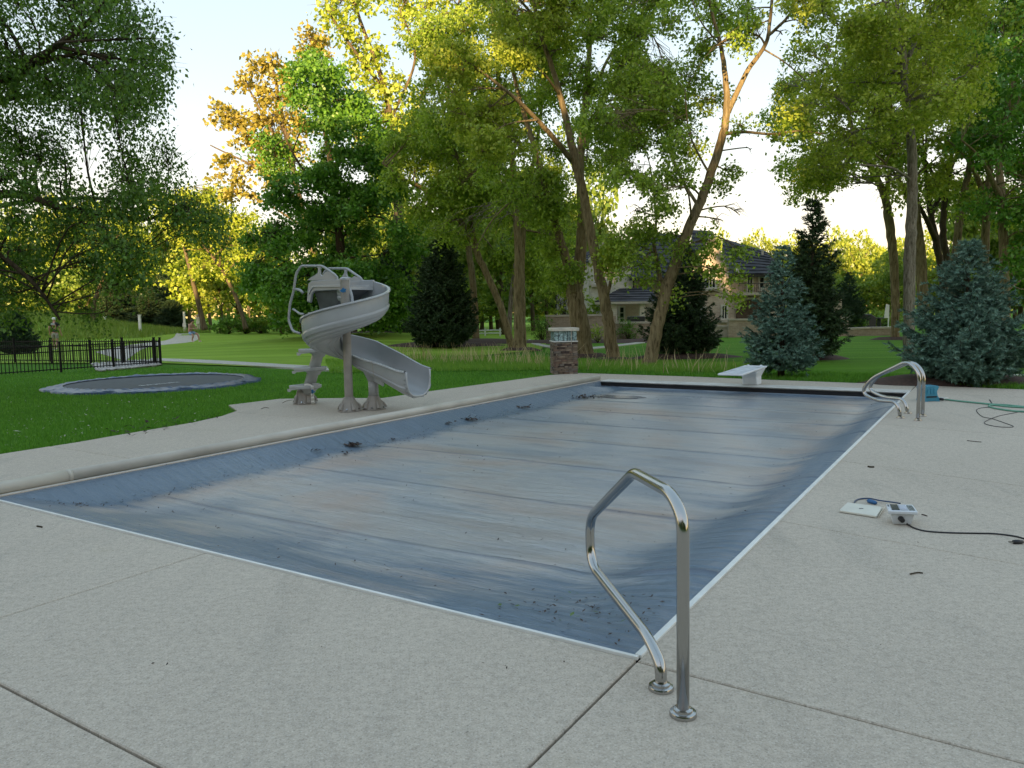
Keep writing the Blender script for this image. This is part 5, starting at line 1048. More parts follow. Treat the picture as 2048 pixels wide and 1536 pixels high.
tree('cottonwood_tree', 'tall cottonwood second right of the stone pillar with sunlit patches on its upper limbs', [[(1226, 724, 0, 43), (1218, 650, 0, 35), (1203, 570, 0, 31), (1180, 460, 0, 29), (1165, 380, 0, 26), (1150, 320, 0, 26), (1135, 250, 0, 20), (1112, 160, 0, 15), (1080, 60, 0, 12), (1060, -40, 0, 9)],
   [(1143, 320, 0, 17), (1095, 262, -1, 14), (1040, 205, -1.8, 11), (985, 160, -2.2, 8), (945, 130, -2.4, 5), (905, 105, -2.5, 3)], [(1066, 30, 0, 8), (1040, 0, -.3, 7), (1010, -40, -.4, 5)], [(1212, 600, 0, 12), (1222, 560, -.3, 9), (1232, 520, -.3, 7), (1262, 470, -.3, 5)],
   [(1120, 190, 0, 8), (1090, 150, -1, 5), (1060, 120, -1.2, 3)], [(1075, 240, -1.4, 6), (1010, 250, -2, 4), (960, 290, -2.2, 2)]],
  [(870, 110, 24, -2.4, 16), (900, 100, 28, -2.4, 22), (935, 95, 28, -2.4, 22), (890, 140, 26, -2.4, 18), (930, 145, 30, -2.4, 22), (965, 125, 24, -2.2, 16), (1000, 90, 28, -1.6, 18), (1030, 80, 26, -1.4, 16), (1015, 120, 28, -1.6, 20), (1050, 130, 24, -1.4, 16), (860, 160, 22, -2.4, 10), (910, 185, 26, -2.4, 14)]
  + fill(26, [(940, -60), (1160, -60), (1150, 100), (1100, 160), (1000, 60)], 26, 44, -2, 2, 28, 16) + fill(14, [(900, 180), (1060, 220), (1050, 330), (930, 300)], 26, 40, -2.6, 0, 26, 17) + fill(8, [(1190, 430), (1270, 440), (1290, 520), (1220, 540)], 20, 30, -1, .5, 24, 18),
  23.5, L_cot2, B_cot, leaf=.095, per=30, ext=.4, seed=101, rmul=.70, dens=.85)
tree('cottonwood_tree', 'cottonwood leaning to the right in front of the house with a fork high up', [[(1298, 731, 0, 40), (1318, 640, 0, 36), (1342, 550, 0, 35), (1378, 455, 0, 29), (1410, 380, 0, 27), (1440, 290, 0, 24), (1454, 215, 0, 20), (1445, 110, 0, 12), (1425, 30, 0, 9), (1405, -60, 0, 6)],
   [(1456, 225, 0, 17), (1490, 150, -.3, 14), (1530, 90, -.4, 11), (1540, 40, -.4, 9), (1548, -50, -.4, 7)], [(1536, 72, -.4, 9), (1570, 40, -.6, 8), (1600, 0, -.8, 6), (1650, -60, -1, 4)],
   [(1448, 268, 0, 11), (1490, 264, -.4, 8), (1540, 268, -.8, 7), (1600, 262, -1, 5), (1650, 268, -1.2, 3)], [(1328, 600, 0, 15), (1318, 545, .3, 14), (1308, 490, .5, 10), (1312, 430, .6, 7), (1300, 330, .8, 4)], [(1395, 410, 0, 10), (1350, 330, .8, 8), (1330, 230, 1.2, 5), (1340, 120, 1.3, 3)],
   [(1420, 350, 0, 7), (1380, 270, -.8, 5), (1370, 180, -1, 3)], [(1530, 100, -.4, 5), (1570, 125, -.8, 4), (1610, 160, -1, 2)], [(1440, 90, 0, 5), (1400, 40, -.5, 4), (1380, -20, -.6, 3)]],
  fill(48, [(1170, -60), (1480, -60), (1500, 60), (1440, 150), (1420, 300), (1340, 420), (1230, 420), (1180, 250)], 30, 50, -2, 2.4, 27, 19)
  + [(1500, 20, 26, 0, 10), (1515, 50, 22, 0, 8), (1590, 20, 26, -.6, 9), (1565, 70, 22, -.6, 7), (1620, 50, 24, -.8, 8), (1480, 250, 24, -.4, 8), (1500, 300, 18, -.4, 5), (1560, 270, 26, -.9, 12), (1610, 250, 26, -1, 14), (1470, 340, 26, 0, 16), (1440, 370, 26, 0, 16), (1480, 430, 24, -.4, 13), (1440, 440, 26, -.4, 12), (1420, 480, 26, -.6, 15), (1470, 500, 24, -.6, 13), (1440, 540, 24, -.6, 13), (1480, 555, 18, -.6, 8), (1400, 520, 24, -.4, 12), (1360, 500, 22, -.4, 10), (1300, 460, 28, .2, 20), (1270, 420, 26, .2, 16), (1330, 420, 30, 0, 24), (1250, 500, 22, -.3, 13), (1290, 520, 20, -.3, 10), (1240, 540, 16, -.3, 8), (1350, 590, 12, -.2, 4), (1310, 520, 20, .1, 12), (1270, 470, 24, 0, 16), (1340, 470, 24, .2, 14), (1230, 480, 22, .5, 14), (1290, 560, 14, 0, 7), (1480, 600, 14, -.6, 5), (1455, 590, 12, -.6, 4)],
  21.3, L_cot, B_cot, leaf=.092, per=28, ext=.38, seed=111, rmul=.70, dens=.88)
# ---- right hand group
tree('cottonwood_tree', 'slender pale barked cottonwood standing between the two blue spruces', [[(1817, 742, 0, 20), (1818, 640, 0, 21), (1820, 520, 0, 22), (1824, 400, 0, 19), (1822, 280, 0, 17), (1810, 180, 0, 13), (1806, 105, 0, 12), (1797, 40, 0, 9), (1788, -50, 0, 7)],
   [(1812, 130, 0, 10), (1840, 60, .4, 8), (1875, 20, .7, 6), (1890, -50, .8, 4)], [(1806, 60, 0, 6), (1770, 10, -.4, 5), (1750, -50, -.5, 3)], [(1820, 270, 0, 6), (1760, 255, -.8, 4), (1700, 265, -1, 2)], [(1822, 360, 0, 6), (1780, 335, -.8, 5), (1720, 330, -1, 3)], [(1818, 230, 0, 6), (1870, 180, -.7, 4), (1930, 150, -1, 2)], [(1808, 110, 0, 5), (1750, 70, -.6, 4), (1690, 60, -.9, 2)]],
  fill(52, [(1580, -60), (1960, -60), (1980, 150), (1930, 260), (1800, 300), (1700, 360), (1610, 380), (1560, 300), (1560, 180), (1610, 100)], 32, 56, -2.2, 2.4, 30, 20),
  21.5, L_cot2, B_grey, leaf=.09, per=34, ext=.4, seed=121, rmul=1.0, dens=.9)
tree('cottonwood_tree', 'brown trunked cottonwood curving left, standing behind the low wall', [[(1791, 679, 0, 17), (1790, 600, 0, 17), (1787, 520, 0, 18), (1778, 440, 0, 19), (1768, 390, 0, 15), (1745, 340, 0, 13), (1715, 290, 0, 10), (1690, 200, 0, 6)],
   [(1770, 400, 0, 11), (1785, 300, .5, 9), (1780, 180, 1, 6)]],
  fill(46, [(1540, 120), (1700, 60), (1860, 140), (1860, 380), (1760, 350), (1680, 370), (1610, 410), (1560, 380), (1545, 260)], 28, 48, -3, 3, 28, 22), 35, L_cot, B_cot, leaf=.15, per=22, ext=.5, seed=131, dens=.8)
trk = [([(1850, 640, 0, 22), (1842, 520, 0, 22), (1832, 430, 0, 20), (1822, 300, 0, 14), (1830, 180, 0, 9)], 'cottonwood with a reddish trunk right of the slender pale one', 34, 24),
 ([(1893, 640, 0, 16), (1885, 560, 0, 15), (1872, 480, 0, 14), (1862, 430, 0, 12), (1850, 330, 0, 8)], 'left stem of the dark pair seen above the blue spruce', 38, 25),
 ([(1898, 640, 0, 16), (1896, 540, 0, 15), (1886, 470, 0, 14), (1890, 400, 0, 12), (1905, 300, 0, 8), (1925, 190, 0, 5)], 'right stem of the dark pair seen above the blue spruce', 39, 26),
 ([(1895, 640, 0, 18), (1910, 520, 0, 17), (1922, 420, 0, 15), (1945, 300, 0, 12), (1965, 180, 0, 8), (1990, 60, 0, 5)], 'cottonwood leaning right above the top of the blue spruce', 33, 27),
 ([(1968, 650, 0, 18), (1970, 520, 0, 17), (1975, 400, 0, 15), (1990, 250, 0, 10), (2010, 100, 0, 6)], 'cottonwood rising directly behind the right blue spruce', 32, 28),
 ([(2012, 660, 0, 20), (2008, 520, 0, 19), (2003, 400, 0, 17), (2000, 280, 0, 12), (2040, 120, 0, 7)], 'rightmost cottonwood trunk near the edge of the picture', 30, 29)]
for k, (L, lab, D, sd) in enumerate(trk):
    x = L[-1][0]
    tree('cottonwood_tree', lab, [L, [L[-2], (L[-2][0] + 40, L[-2][1] - 90, 1, 6), (L[-2][0] + 70, L[-2][1] - 180, 1.5, 3)], [L[-3], (L[-3][0] - 40, L[-3][1] - 80, -1, 6), (L[-3][0] - 80, L[-3][1] - 120, -1.5, 3)]],
      fill(24, [(x - 110, -40 + 20 * k), (x + 120, -60), (x + 130, 330), (x + 60, 430), (x - 60, 420), (x - 90, 300)], 30, 50, -2.5, 2.5, 28, sd) + (fill(10, [(1960, 380), (2100, 380), (2100, 600), (2010, 560)], 28, 44, -1, 2, 28, sd + 50) if k == 5 else []),
      D, (L_cot if k % 2 else L_cot2) if k < 4 else L_maple, B_dark if k in (1, 2) else B_cot, leaf=.15, per=22, ext=.5, seed=140 + k, dens=.8)
# bare dead limbs hanging in the shade left of centre
bb = MB(); r2 = random.Random(5)
dt = thing('dead_branch', 'bare grey dead branches hanging from the leaning cottonwood', 'branch', P(1010, 420, 30))
for k in range(16):
    a = P(1085 - k * 6, 400 + 3 * (k % 4), 27.5 + k * .1); q = [a]; dx = -1.0 - r2.random() * 1.6
    for s_ in range(1, 6): q.append(a + Vector((dx * s_ / 5 + r2.uniform(-.08, .08), r2.uniform(-.2, .2), -.12 * s_ * s_ / 5 * (1 + r2.random() * 1.6))))
    bb.tube(smooth_path(q, 3), [.022 * (1 - i / 18) for i in range(16)], 4)
tag(bb.build('branches', B_grey, dt, True), kind='stuff')
# ------------------------------------------------------------------ spruces
def spruce_mesh(H, Rb, seed, needle, nw, ppb, wh=None, droop=.12, power=.85, skirt=.06, full=9):
    r_ = np.random.default_rng(seed); A = []; B = []; brA = []; brB = []; W = wh or int(H / .13)
    for i in range(W):
        t_ = (i + .5) / W; z0 = skirt * H + (1 - skirt) * H * t_; Rr = Rb * (1 - t_) ** power * (1 - .35 * max(0, .12 - t_) / .12) + .05
        nb = max(4, int(full * (.5 + .8 * (1 - t_))))
        for k in range(nb):
            az = r_.random() * 6.283; L = Rr * r_.uniform(.68, 1.14); d = np.array([math.cos(az), math.sin(az), 0.])
            rise = (.55 * t_ + .02 - droop * (1 - t_)) * L
            pts = []
            for s_ in np.linspace(0, 1, 7): pts.append(d * L * s_ + np.array([0, 0, z0 + rise * s_ + .16 * L * (s_ ** 3) - .1 * L * math.sin(s_ * 3.14) * (1 - t_)]))
            brA += pts[:-1]; brB += pts[1:]
            side = np.array([-d[1], d[0], 0]); nbr = max(4, int(L / .085))
            for j in range(nbr):
                s_ = .18 + .82 * (j + r_.random() * .7) / nbr; q = pts[0] + 0; f_ = s_ * 6; ii = min(int(f_), 5); q = pts[ii] + (pts[ii + 1] - pts[ii]) * (f_ - ii)
                ln = (.10 + .28 * L * (1 - s_) + .02) * r_.uniform(.7, 1.2) ; ln = min(ln, .42 * max(L, .4))
                sg = 1 if j % 2 else -1; dr = side * sg * .75 + d * .75 + np.array([0, 0, r_.uniform(-.22, .12)]); dr /= np.linalg.norm(dr)
                A.append(q); B.append(q + dr * ln)
                if ln > .22:
                    for u_ in (.35, .6, .82):
                        q2 = q + dr * ln * u_; d2 = dr * .6 + d * .5 * -sg * 0 + side * (-sg) * .1 + r_.normal(size=3) * .45; d2 /= np.linalg.norm(d2); A.append(q2); B.append(q2 + d2 * ln * .45)
            A += pts[2:-1]; B += pts[3:]
    A = np.array(A); B = np.array(B); ax = B - A; ln = np.linalg.norm(ax, axis=1); ax = ax / ln[:, None]
    cnt = np.maximum(3, (ln / ppb).astype(int)); I = np.repeat(np.arange(len(A)), cnt); n = len(I)
    s_ = r_.random(n) ** .8; rd = r_.normal(size=(n, 3)); rd -= (rd * ax[I]).sum(1)[:, None] * ax[I]; rd /= np.linalg.norm(rd, axis=1)[:, None]
    C = A[I] + ax[I] * (s_ * ln[I])[:, None]; dirn = ax[I] * .75 + rd * .7; dirn[:, 2] += .18; dirn /= np.linalg.norm(dirn, axis=1)[:, None]
    wv = np.cross(dirn, rd); wv /= np.linalg.norm(wv, axis=1)[:, None] + 1e-9; nl = (needle * r_.uniform(.7, 1.2, n))[:, None]
    V = np.stack([C - wv * nw * .5, C + wv * nw * .5, C + dirn * nl], 1).reshape(-1, 3)
    return V, np.arange(3 * n).reshape(-1, 3), np.array(brA), np.array(brB)
def needlemat(name, a, b_, c_):
    m = bpy.data.materials.new(name); m.use_nodes = True; t = m.node_tree; bs = t.nodes['Principled BSDF']
    isl = N(t, 'ShaderNodeNewGeometry').outputs['Random Per Island']; nz = noise_(t, coords(t), 3.0, 3)
    col = ramp(t, mth(t, 'ADD', mth(t, 'MULTIPLY', isl, .5), mth(t, 'MULTIPLY', nz, .6)), [(.2, a), (.55, b_), (.9, c_)])
    t.links.new(col, bs.inputs['Base Color']); bs.inputs['Roughness'].default_value = .6; bs.inputs['Specular IOR Level'].default_value = .25; return m
S_blue = needlemat('blue_needles', (.05, .115, .08), (.115, .21, .15), (.23, .35, .27))
S_green = needlemat('green_needles', (.018, .042, .014), (.036, .07, .026), (.075, .12, .045))
S_mid = needlemat('mid_needles', (.018, .045, .018), (.035, .075, .03), (.06, .11, .045))
SPD = {}
def spruce(label, px, py, top, wpx, mat, key, seed, group=None, D=None, **kw):
    base = G(px, py) if D is None else Vector((P(px, py, D).x, D, 0)); base.z = gz(base.x, base.y) if D is None else gz(base.x, base.y)
    H = P(px, top, base.y).z - base.z; Rb = wpx * .5 * base.y / F
    o = thing('spruce_tree', label, 'tree', base, group)
    if key not in SPD or kw:
        a = dict(needle=.085, nw=.028, ppb=.011); a.update(kw); V, Fc, A, B = spruce_mesh(H, Rb, seed, **a)
        cr = tag(npmesh('crown', V + np.array(base), Fc, mat, o), kind='stuff'); tv, tf = [], []
        twigs(A + np.array(base), B + np.array(base), np.full(len(A), .009 + .002 * Rb), np.random.default_rng(1), tv, tf, .0)
        br = tag(npmesh('branches', np.concatenate(tv), np.concatenate(tf), B_dark, o), kind='stuff')
        mb = MB(); mb.tube([base + Vector((0, 0, z)) for z in (-.05, H * .3, H * .7, H * .97)], [.045 * H / 2 + .02, .03 * H / 2 + .02, .02 * H / 2, .008], 8); tk = mb.build('trunk', B_dark, o, True)
        SPD[key] = (cr, br, tk, H, Rb)
    else:
        cr, br, tk, h0, r0 = SPD[key]
        for q in (cr, br, tk):
            c = q.copy(); COL.objects.link(c); c.parent = o
            if q is cr and mat != cr.data.materials[0]: c.material_slots[0].link = 'OBJECT'; c.material_slots[0].material = mat
        o.scale = (Rb / r0, Rb / r0, H / h0); o.rotation_euler = (0, 0, seed * 1.3)
    return o
spruce('blue spruce standing behind the diving board', 1562, 752, 492, 166, S_blue, 'b1', 1, needle=.075, nw=.022, ppb=.0085, droop=.02, full=10, power=1.0)
spruce('wide blue spruce at the right behind the green hose', 1928, 766, 482, 290, S_blue, 'b2', 2, needle=.08, nw=.023, ppb=.0085, droop=.0, power=.98, full=12, wh=22)
spruce('dense dark green spruce left of centre beside the leaning cottonwood', 886, 697, 482, 148, S_green, 'd1', 3, needle=.12, nw=.05, ppb=.013, power=.62, full=13)
spruce('dark spruce behind the right leaning cottonwood, in front of the house', 1366, 713, 482, 168, S_green, 'd2', 4, needle=.10, nw=.035, ppb=.013, full=10, power=.8)
spruce('tall slim dark spruce just right of the diving board spruce', 1620, 720, 402, 150, S_green, 'd3', 5, needle=.11, nw=.035, ppb=.014, full=9, power=.75)
spruce('dark spruce in the shade right behind the slide', 788, 680, 500, 130, S_green, 'd1', 6)
spruce('small spruce behind the low wall, right of the tall slim one', 1696, 672, 545, 76, S_mid, 'd2', 7, D=46)
spruce('round young spruce behind the fence at far left', 36, 696, 622, 84, S_mid, 'd1', 8, D=36)
for k, (px, top, wp, D) in enumerate([(300, 575, 90, 74), (345, 600, 70, 70), (262, 560, 80, 78), (186, 588, 76, 80), (225, 560, 84, 76), (330, 545, 70, 86)]):
    spruce(('tallest', 'rightmost low', 'left middle', 'leftmost', 'second from left', 'farthest, nearly hidden')[k] + ' dark pine at the foot of the sunlit far trees', px, 645, top, wp, S_green, 'd1' if k % 2 else 'd3', 10 + k, 'dark pines below the far trees', D=D)
# ------------------------------------------------------------------ far trees sharing a few crowns
def far_proto(seed, leafM, H=10.0, W=6.0, leaf=.36, n=120, per=22, top=1.0):
    r_ = np.random.default_rng(seed); c = ell(n, r_, 2.2) * np.array([W / 2, W / 2, H * .40]) + np.array([0, 0, H * .60])
    lob = 1 + .28 * np.sin(np.arctan2(c[:, 1], c[:, 0]) * 3 + seed) * np.cos(c[:, 2]); c[:, :2] *= lob[:, None]
    Q = sprays(c, per, .85, r_, .15); V, Fc = leaf_quads(Q, leaf, r_, .15, .8)
    mb = MB(); mb.tube([Vector((.15 * math.sin(i), .1 * math.cos(i * 2), z)) for i, z in enumerate((-.3, H * .2, H * .45, H * .8))], [.28, .2, .15, .05], 7)
    for k in range(7):
        a = k * 2.4; z = H * (.25 + .06 * k); mb.tube(smooth_path([Vector((0, 0, z)), Vector((math.cos(a) * W * .2, math.sin(a) * W * .2, z + H * .12)), Vector((math.cos(a) * W * .38, math.sin(a) * W * .38, z + H * .2))], 3), [.1, .09, .08, .06, .05, .04, .02], 5)
    return (V, Fc, leafM), mb
PRO = {}
def far_tree(key, label, px, D, top, wpx, group, zb=None, squash=1.0):
    lm = {'g': L_far, 'd': L_fardk, 'y': L_cot2}[key[0]]
    x = P(px, 600, D).x; z0 = gz(x, D) if zb is None else zb; H = P(px, top, D).z - z0; Wd = wpx * D / F
    o = thing('far_tree', label, 'tree', (x, D, z0), group)
    if key not in PRO:
        (V, Fc, m_), mb = far_proto(sum(map(ord, key)), lm); cr = tag(npmesh('crown', V + np.array([x, D, z0]), Fc, m_, o), kind='stuff')
        mb.V = [v + Vector((x, D, z0)) for v in mb.V]; tk = mb.build('trunk', B_far, o, True); PRO[key] = (cr, tk)
    else:
        for q in PRO[key]: c = q.copy(); COL.objects.link(c); c.parent = o
    o.scale = (Wd / 6, Wd / 6, H / 10); o.rotation_euler = (0, 0, random.random() * 6.28); return o
rr2 = random.Random(3)
ORD = 'leftmost,second from left,third from left,fourth from left,fifth from left,sixth from left,seventh from left,eighth from left,ninth from left,tenth from left,eleventh from left,twelfth from left,thirteenth from left,fourteenth from left,fifteenth from left,sixteenth from left,seventeenth from left,eighteenth from left,nineteenth from left,twentieth from left,twenty first from left,twenty second from left,twenty third from left,twenty fourth from left,twenty fifth from left,twenty sixth from left,twenty seventh from left,twenty eighth from left,twenty ninth from left,thirtieth from left'.split(',')
def row(keys, label, group, x0, x1, step, D0, D1, t0, t1, w0, w1, topf=None):
    x = x0; k = 0
    while x < x1:
        D = rr2.uniform(D0, D1); top = rr2.uniform(t0, t1) if topf is None else topf(x) + rr2.uniform(-14, 14)
        k += 1; far_tree(rr2.choice(keys), label.format(ORD[k - 1]), x, D, top, rr2.uniform(w0, w1), group); x += step * rr2.uniform(.7, 1.3)
row(['g1', 'g2', 'y1'], '{} of the sunlit trees in the far row at the left', 'far trees at the left', -120, 560, 34, 92, 112, 0, 0, 70, 105, lambda x: 395 + 20 * math.sin(x / 40) + (40 if x > 420 else 0))
row(['d1', 'd2', 'g1'], '{} of the green trees standing before the far left row', 'middle trees at the left', -60, 260, 46, 72, 86, 500, 560, 80, 110)
row(['y1', 'g2'], '{} of the yellow green trees beside the winding path', 'trees beside the winding path', 400, 560, 46, 62, 84, 440, 500, 90, 120)
row(['d1', 'g1', 'd2'], '{} of the tall trees in the wood behind the cottonwoods', 'wood behind the cottonwoods', 700, 1190, 30, 52, 72, 300, 430, 90, 140)
row(['d2', 'g1', 'd1'], '{} of the low trees under the wood behind the cottonwoods', 'undergrowth trees behind the cottonwoods', 560, 1130, 36, 56, 80, 500, 570, 80, 120)
row(['g2', 'y1', 'g1'], '{} of the gold lit trees in the far row at the right', 'far trees at the right', 1440, 1880, 26, 92, 108, 452, 486, 60, 90)
row(['d1', 'g2', 'd2'], '{} of the green trees below the far right row', 'green trees below the far right row', 1650, 2120, 30, 60, 78, 500, 560, 70, 110)
row(['d1', 'g1', 'd2'], '{} of the trees behind the right hand cottonwoods', 'trees behind the right hand cottonwoods', 1930, 2200, 40, 50, 66, 330, 440, 110, 150)
row(['d1', 'd2'], '{} of the dark trees closing the view behind the house', 'trees behind the house', 1000, 1420, 44, 78, 92, 500, 540, 80, 110)
# distant wood that closes the horizon
def mass(name, spots, leaf, mat, seed):
    r_ = np.random.default_rng(seed); C = []
    for x, y, z, rx, rz, n in spots: C.append(ell(n, r_, 2.5) * np.array([rx, rx, rz]) + np.array([x, y, z]))
    Q = sprays(np.concatenate(C), 14, leaf * 2.6, r_, .1); Q = Q[Q[:, 2] > 0]; V, Fc = leaf_quads(Q, leaf, r_, .1, .9); return tag(npmesh(name, V, Fc, mat), kind='stuff')
mass('distant_wood', [(x, 128 + 10 * math.sin(x * .13), 3.5, 7, 4.5 + 1.5 * math.sin(x * .31), 60) for x in np.arange(-130, 160, 6)], .62, L_fardk, 5)
# ------------------------------------------------------------------ bushes
def bush(name, label, px, py, w_, h, seed, mat=L_bush, group=None, D=None, leaf=.07, n=60):
    c = G(px, py) if D is None else P(px, py, D)
    if D: c.z = gz(c.x, c.y)
    r_ = np.random.default_rng(seed); o = thing(name, label, 'bush', c, group)
    S = ell(n, r_, 2.2) * np.array([w_ / 2, w_ / 2, h / 2]) + np.array([0, 0, h * .52]); Q = sprays(S, 20, .2, r_, -.2); Q = Q[Q[:, 2] > .02] + np.array(c)
    V, Fc = leaf_quads(Q, leaf, r_, -.3); tag(npmesh('foliage', V, Fc, mat, o), kind='stuff'); tv, tf = [], []
    twigs(np.tile(np.array(c), (len(S), 1)), S + np.array(c), np.full(len(S), .01), r_, tv, tf, .05); tag(npmesh('stems', np.concatenate(tv), np.concatenate(tf), B_dark, o), kind='stuff'); return o
bush('bush', 'rounded green bush in front of the stepped garden wall', 1257, 682, 1.35, 1.15, 1)
bush('bush', 'tall green bush at the left end of the garden wall', 1084, 684, 1.5, 1.4, 2)
bush('bush', 'thin light green bush behind the forked cottonwood', 1196, 686, .8, .9, 3, L_cot, n=26)
bush('bush', 'low bush below the lit gable of the house', 1448, 668, 1.6, .8, 4)
bush('bush', 'small bush right of the dark spruce by the house', 1420, 672, 1.3, .6, 5, L_bush)
bush('bush', 'clipped round shrub at the low stone wall', 1718, 664, 1.2, .8, 6, L_bush)
bush('bush', 'dark hedge bush beyond the low wall', 1760, 652, 3.6, 1.2, 7, L_fardk, D=50, n=120, leaf=.12)
bush('bush', 'bare stemmed shrub on the mulch mound left of the slide', 536, 657, 2.6, 1.9, 8, L_fardk, n=34, leaf=.09)
for k, px in enumerate((455, 492, 520, 580, 640, 560)): bush('bush', ('leftmost', 'second', 'middle', 'fifth', 'rightmost', 'fourth')[k] + ' of the shrubs along the trees beyond the winding path', px, 650, rr2.uniform(3, 5), rr2.uniform(1.4, 2.2), 30 + k, L_fardk if k % 2 else L_bush, 'shrubs beyond the path', D=64 + 2 * k, n=90, leaf=.17)
bush('bush', 'pale ivy clad bush against the far wing of the house', 1130, 640, 2.4, 6.2, 55, L_cot2, D=47, n=130, leaf=.14)
bush('bush', 'leafy bush against the house right of the forked trunk', 1190, 650, 1.6, 2.4, 56, L_cot, D=43, n=60, leaf=.12)
# ------------------------------------------------------------------ near leaning trunks in the left distance
for k, (L, lab) in enumerate([([(409, 650, 0, 13), (398, 610, 0, 11), (385, 560, 0, 9), (370, 500, 0, 7), (352, 440, 0, 4)], 'leaning bare trunk beside the white sign post'),
  ([(492, 656, 0, 11), (478, 610, 0, 9), (455, 560, 0, 8), (430, 520, 0, 6), (405, 490, 0, 4)], 'leaning pale trunk right of the path'),
  ([(190, 655, 0, 12), (186, 620, 0, 11), (198, 580, 0, 10), (210, 540, 0, 7), (205, 480, 0, 4)], 'bent pale trunk behind the rough mound')]):
    tree('path_tree', lab, [L], fill(16, [(L[-1][0] - 50, L[-1][1] - 40), (L[-1][0] + 90, L[-1][1] - 60), (L[-1][0] + 110, L[-1][1] + 50), (L[-1][0], L[-1][1] + 60)], 22, 34, -2, 2, 24, 90 + k, False), 60, L_cot2, B_far, leaf=.24, per=14, ext=.6, seed=200 + k, gaps=False)
# ------------------------------------------------------------------ unseen wood added behind the camera, cut to shade the deck with sun gaps
sa, ca_, te = math.sin(SUN_AZ), math.cos(SUN_AZ), math.tan(SUN_EL)
def SH(p): return p[0] * ca_ - p[1] * sa, p[2] + (p[0] * sa + p[1] * ca_) * te
LIT = []
for px, py, D, r_ in ((880, 110, 21, .85), (935, 110, 21, .85), (1010, 100, 21.8, .8), (1050, 120, 22, .6), (1112, 165, 23.5, .42), (1060, 215, 22, .35), (1095, 255, 22.5, .3), (800, 340, 32, .55), (880, 345, 32, .7), (860, 320, 32, .6), (1415, 515, 44, 1.3), (1440, 550, 44, 1.2), (1425, 475, 44, 1.3), (1400, 550, 44, 1.0), (1930, 190, 33, .8)):
    s_, h_ = SH(P(px, py, D)); LIT.append((s_, h_, r_))
def top_h(s_): return np.interp(s_, [-90, -30, -24, -17, -12, -9, -6, -3, 0, 17, 19.5, 22, 40, 60], [8.6, 8.6, 11.5, 14.0, 13.6, 13.8, 15.5, 16.5, 17, 20.5, 21, 14.5, 14, 12])
C = []; r_ = np.random.default_rng(77)
for s_ in np.arange(-90, 60, 1.0):
    for h_ in np.arange(-6, 28, .8):
        sj, hj = s_ + r_.uniform(-.35, .35), h_ + r_.uniform(-.3, .3)
        if hj > top_h(sj) + r_.normal() * .7: continue
        if any((sj - a) ** 2 + (hj - b_) ** 2 < (c_ + .55) ** 2 for a, b_, c_ in LIT): continue
        q = -38 + r_.uniform(-3, 3); C.append((sj * ca_ + q * sa, -sj * sa + q * ca_, hj - q * te))
C = np.array(C); C = C[C[:, 2] > .3]; C = np.repeat(C, 26, 0) + r_.normal(size=(len(C) * 26, 3)) * .5
V, Fc = leaf_quads(C, 1.15, r_, .1, .95)
tag(npmesh('unseen_shade_wood', V, Fc, L_fardk), kind='stuff')
# ================================================================== GRASS
def blades(pts, h, wdt, mat, name, seed, lean=.35):
    r_ = np.random.default_rng(seed); n = len(pts); a = r_.random(n) * 6.283; wv = np.stack([np.cos(a), np.sin(a), np.zeros(n)], 1) * (wdt * r_.uniform(.6, 1.3, n))[:, None] * .5
    hh = h * r_.uniform(.55, 1.25, n); d = r_.normal(size=(n, 3)) * lean; d[:, 2] = 1; d /= np.linalg.norm(d, axis=1)[:, None]
    V = np.stack([pts - wv, pts + wv, pts + d * hh[:, None]], 1).reshape(-1, 3); return tag(npmesh(name, V, np.arange(3 * n).reshape(-1, 3), mat), kind='stuff')
G_near = leafmat('grass_blade', (.038, .115, .008), (.085, .20, .018), .3)
G_mid = leafmat('grass_blade_mid', (.06, .15, .014), (.13, .22, .026), .3)
G_rough = leafmat('rough_blade', (.06, .11, .014), (.13, .17, .03), .3)
G_tan = leafmat('dry_grass', (.20, .16, .08), (.34, .28, .16), .25)
r_ = np.random.default_rng(5)
# near lawn at the left, denser towards the deck: sample evenly over what the eye sees
def px_scatter(n, poly, seed, z=0.0):
    r_ = np.random.default_rng(seed); xs = [p[0] for p in poly]; ys = [p[1] for p in poly]
    x = r_.uniform(min(xs), max(xs), n); y = r_.uniform(min(ys), max(ys), n); ok = in_poly(x, y, poly); x, y = x[ok], y[ok]
    d = FW[None] * F + RT[None] * (x - 1024)[:, None] - UPV[None] * (y - 768)[:, None]; t_ = (z - CAMH) / d[:, 2]
    return np.stack([d[:, 0] * t_, d[:, 1] * t_, np.full(len(x), z)], 1)
Q = px_scatter(230000, [(-60, 742), (330, 735), (640, 742), (860, 742), (1100, 738), (1108, 752), (860, 786), (770, 800), (560, 801), (460, 812), (474, 828), (250, 872), (-60, 922)], 1, -.035)
duv = np.stack([(Q[:, 0] - ORG.x) * UD.x + (Q[:, 1] - ORG.y) * UD.y, (Q[:, 0] - ORG.x) * VD.x + (Q[:, 1] - ORG.y) * VD.y], 1)
lim = np.interp(duv[:, 1], [p[1] for p in LB], [p[0] for p in LB]); Q = Q[(duv[:, 0] > lim + .01) | (duv[:, 1] > 13.95)]
Q = Q[(Q[:, 0] - TC.x) ** 2 + (Q[:, 1] - TC.y) ** 2 > 2.3 ** 2]
blades(Q, .055, .012, G_near, 'lawn_grass', 1)
Q = px_scatter(60000, [(1162, 726), (1400, 736), (1700, 748), (2060, 756), (2060, 780), (1850, 772), (1380, 753), (1162, 746)], 2, -.035); blades(Q, .09, .016, G_near, 'lawn_grass', 2)
Q = px_scatter(26000, [(650, 722), (860, 712), (1100, 716), (1100, 740), (860, 742), (660, 746)], 3, 0.); blades(Q, .13, .02, G_mid, 'prairie_grass', 3, .3)
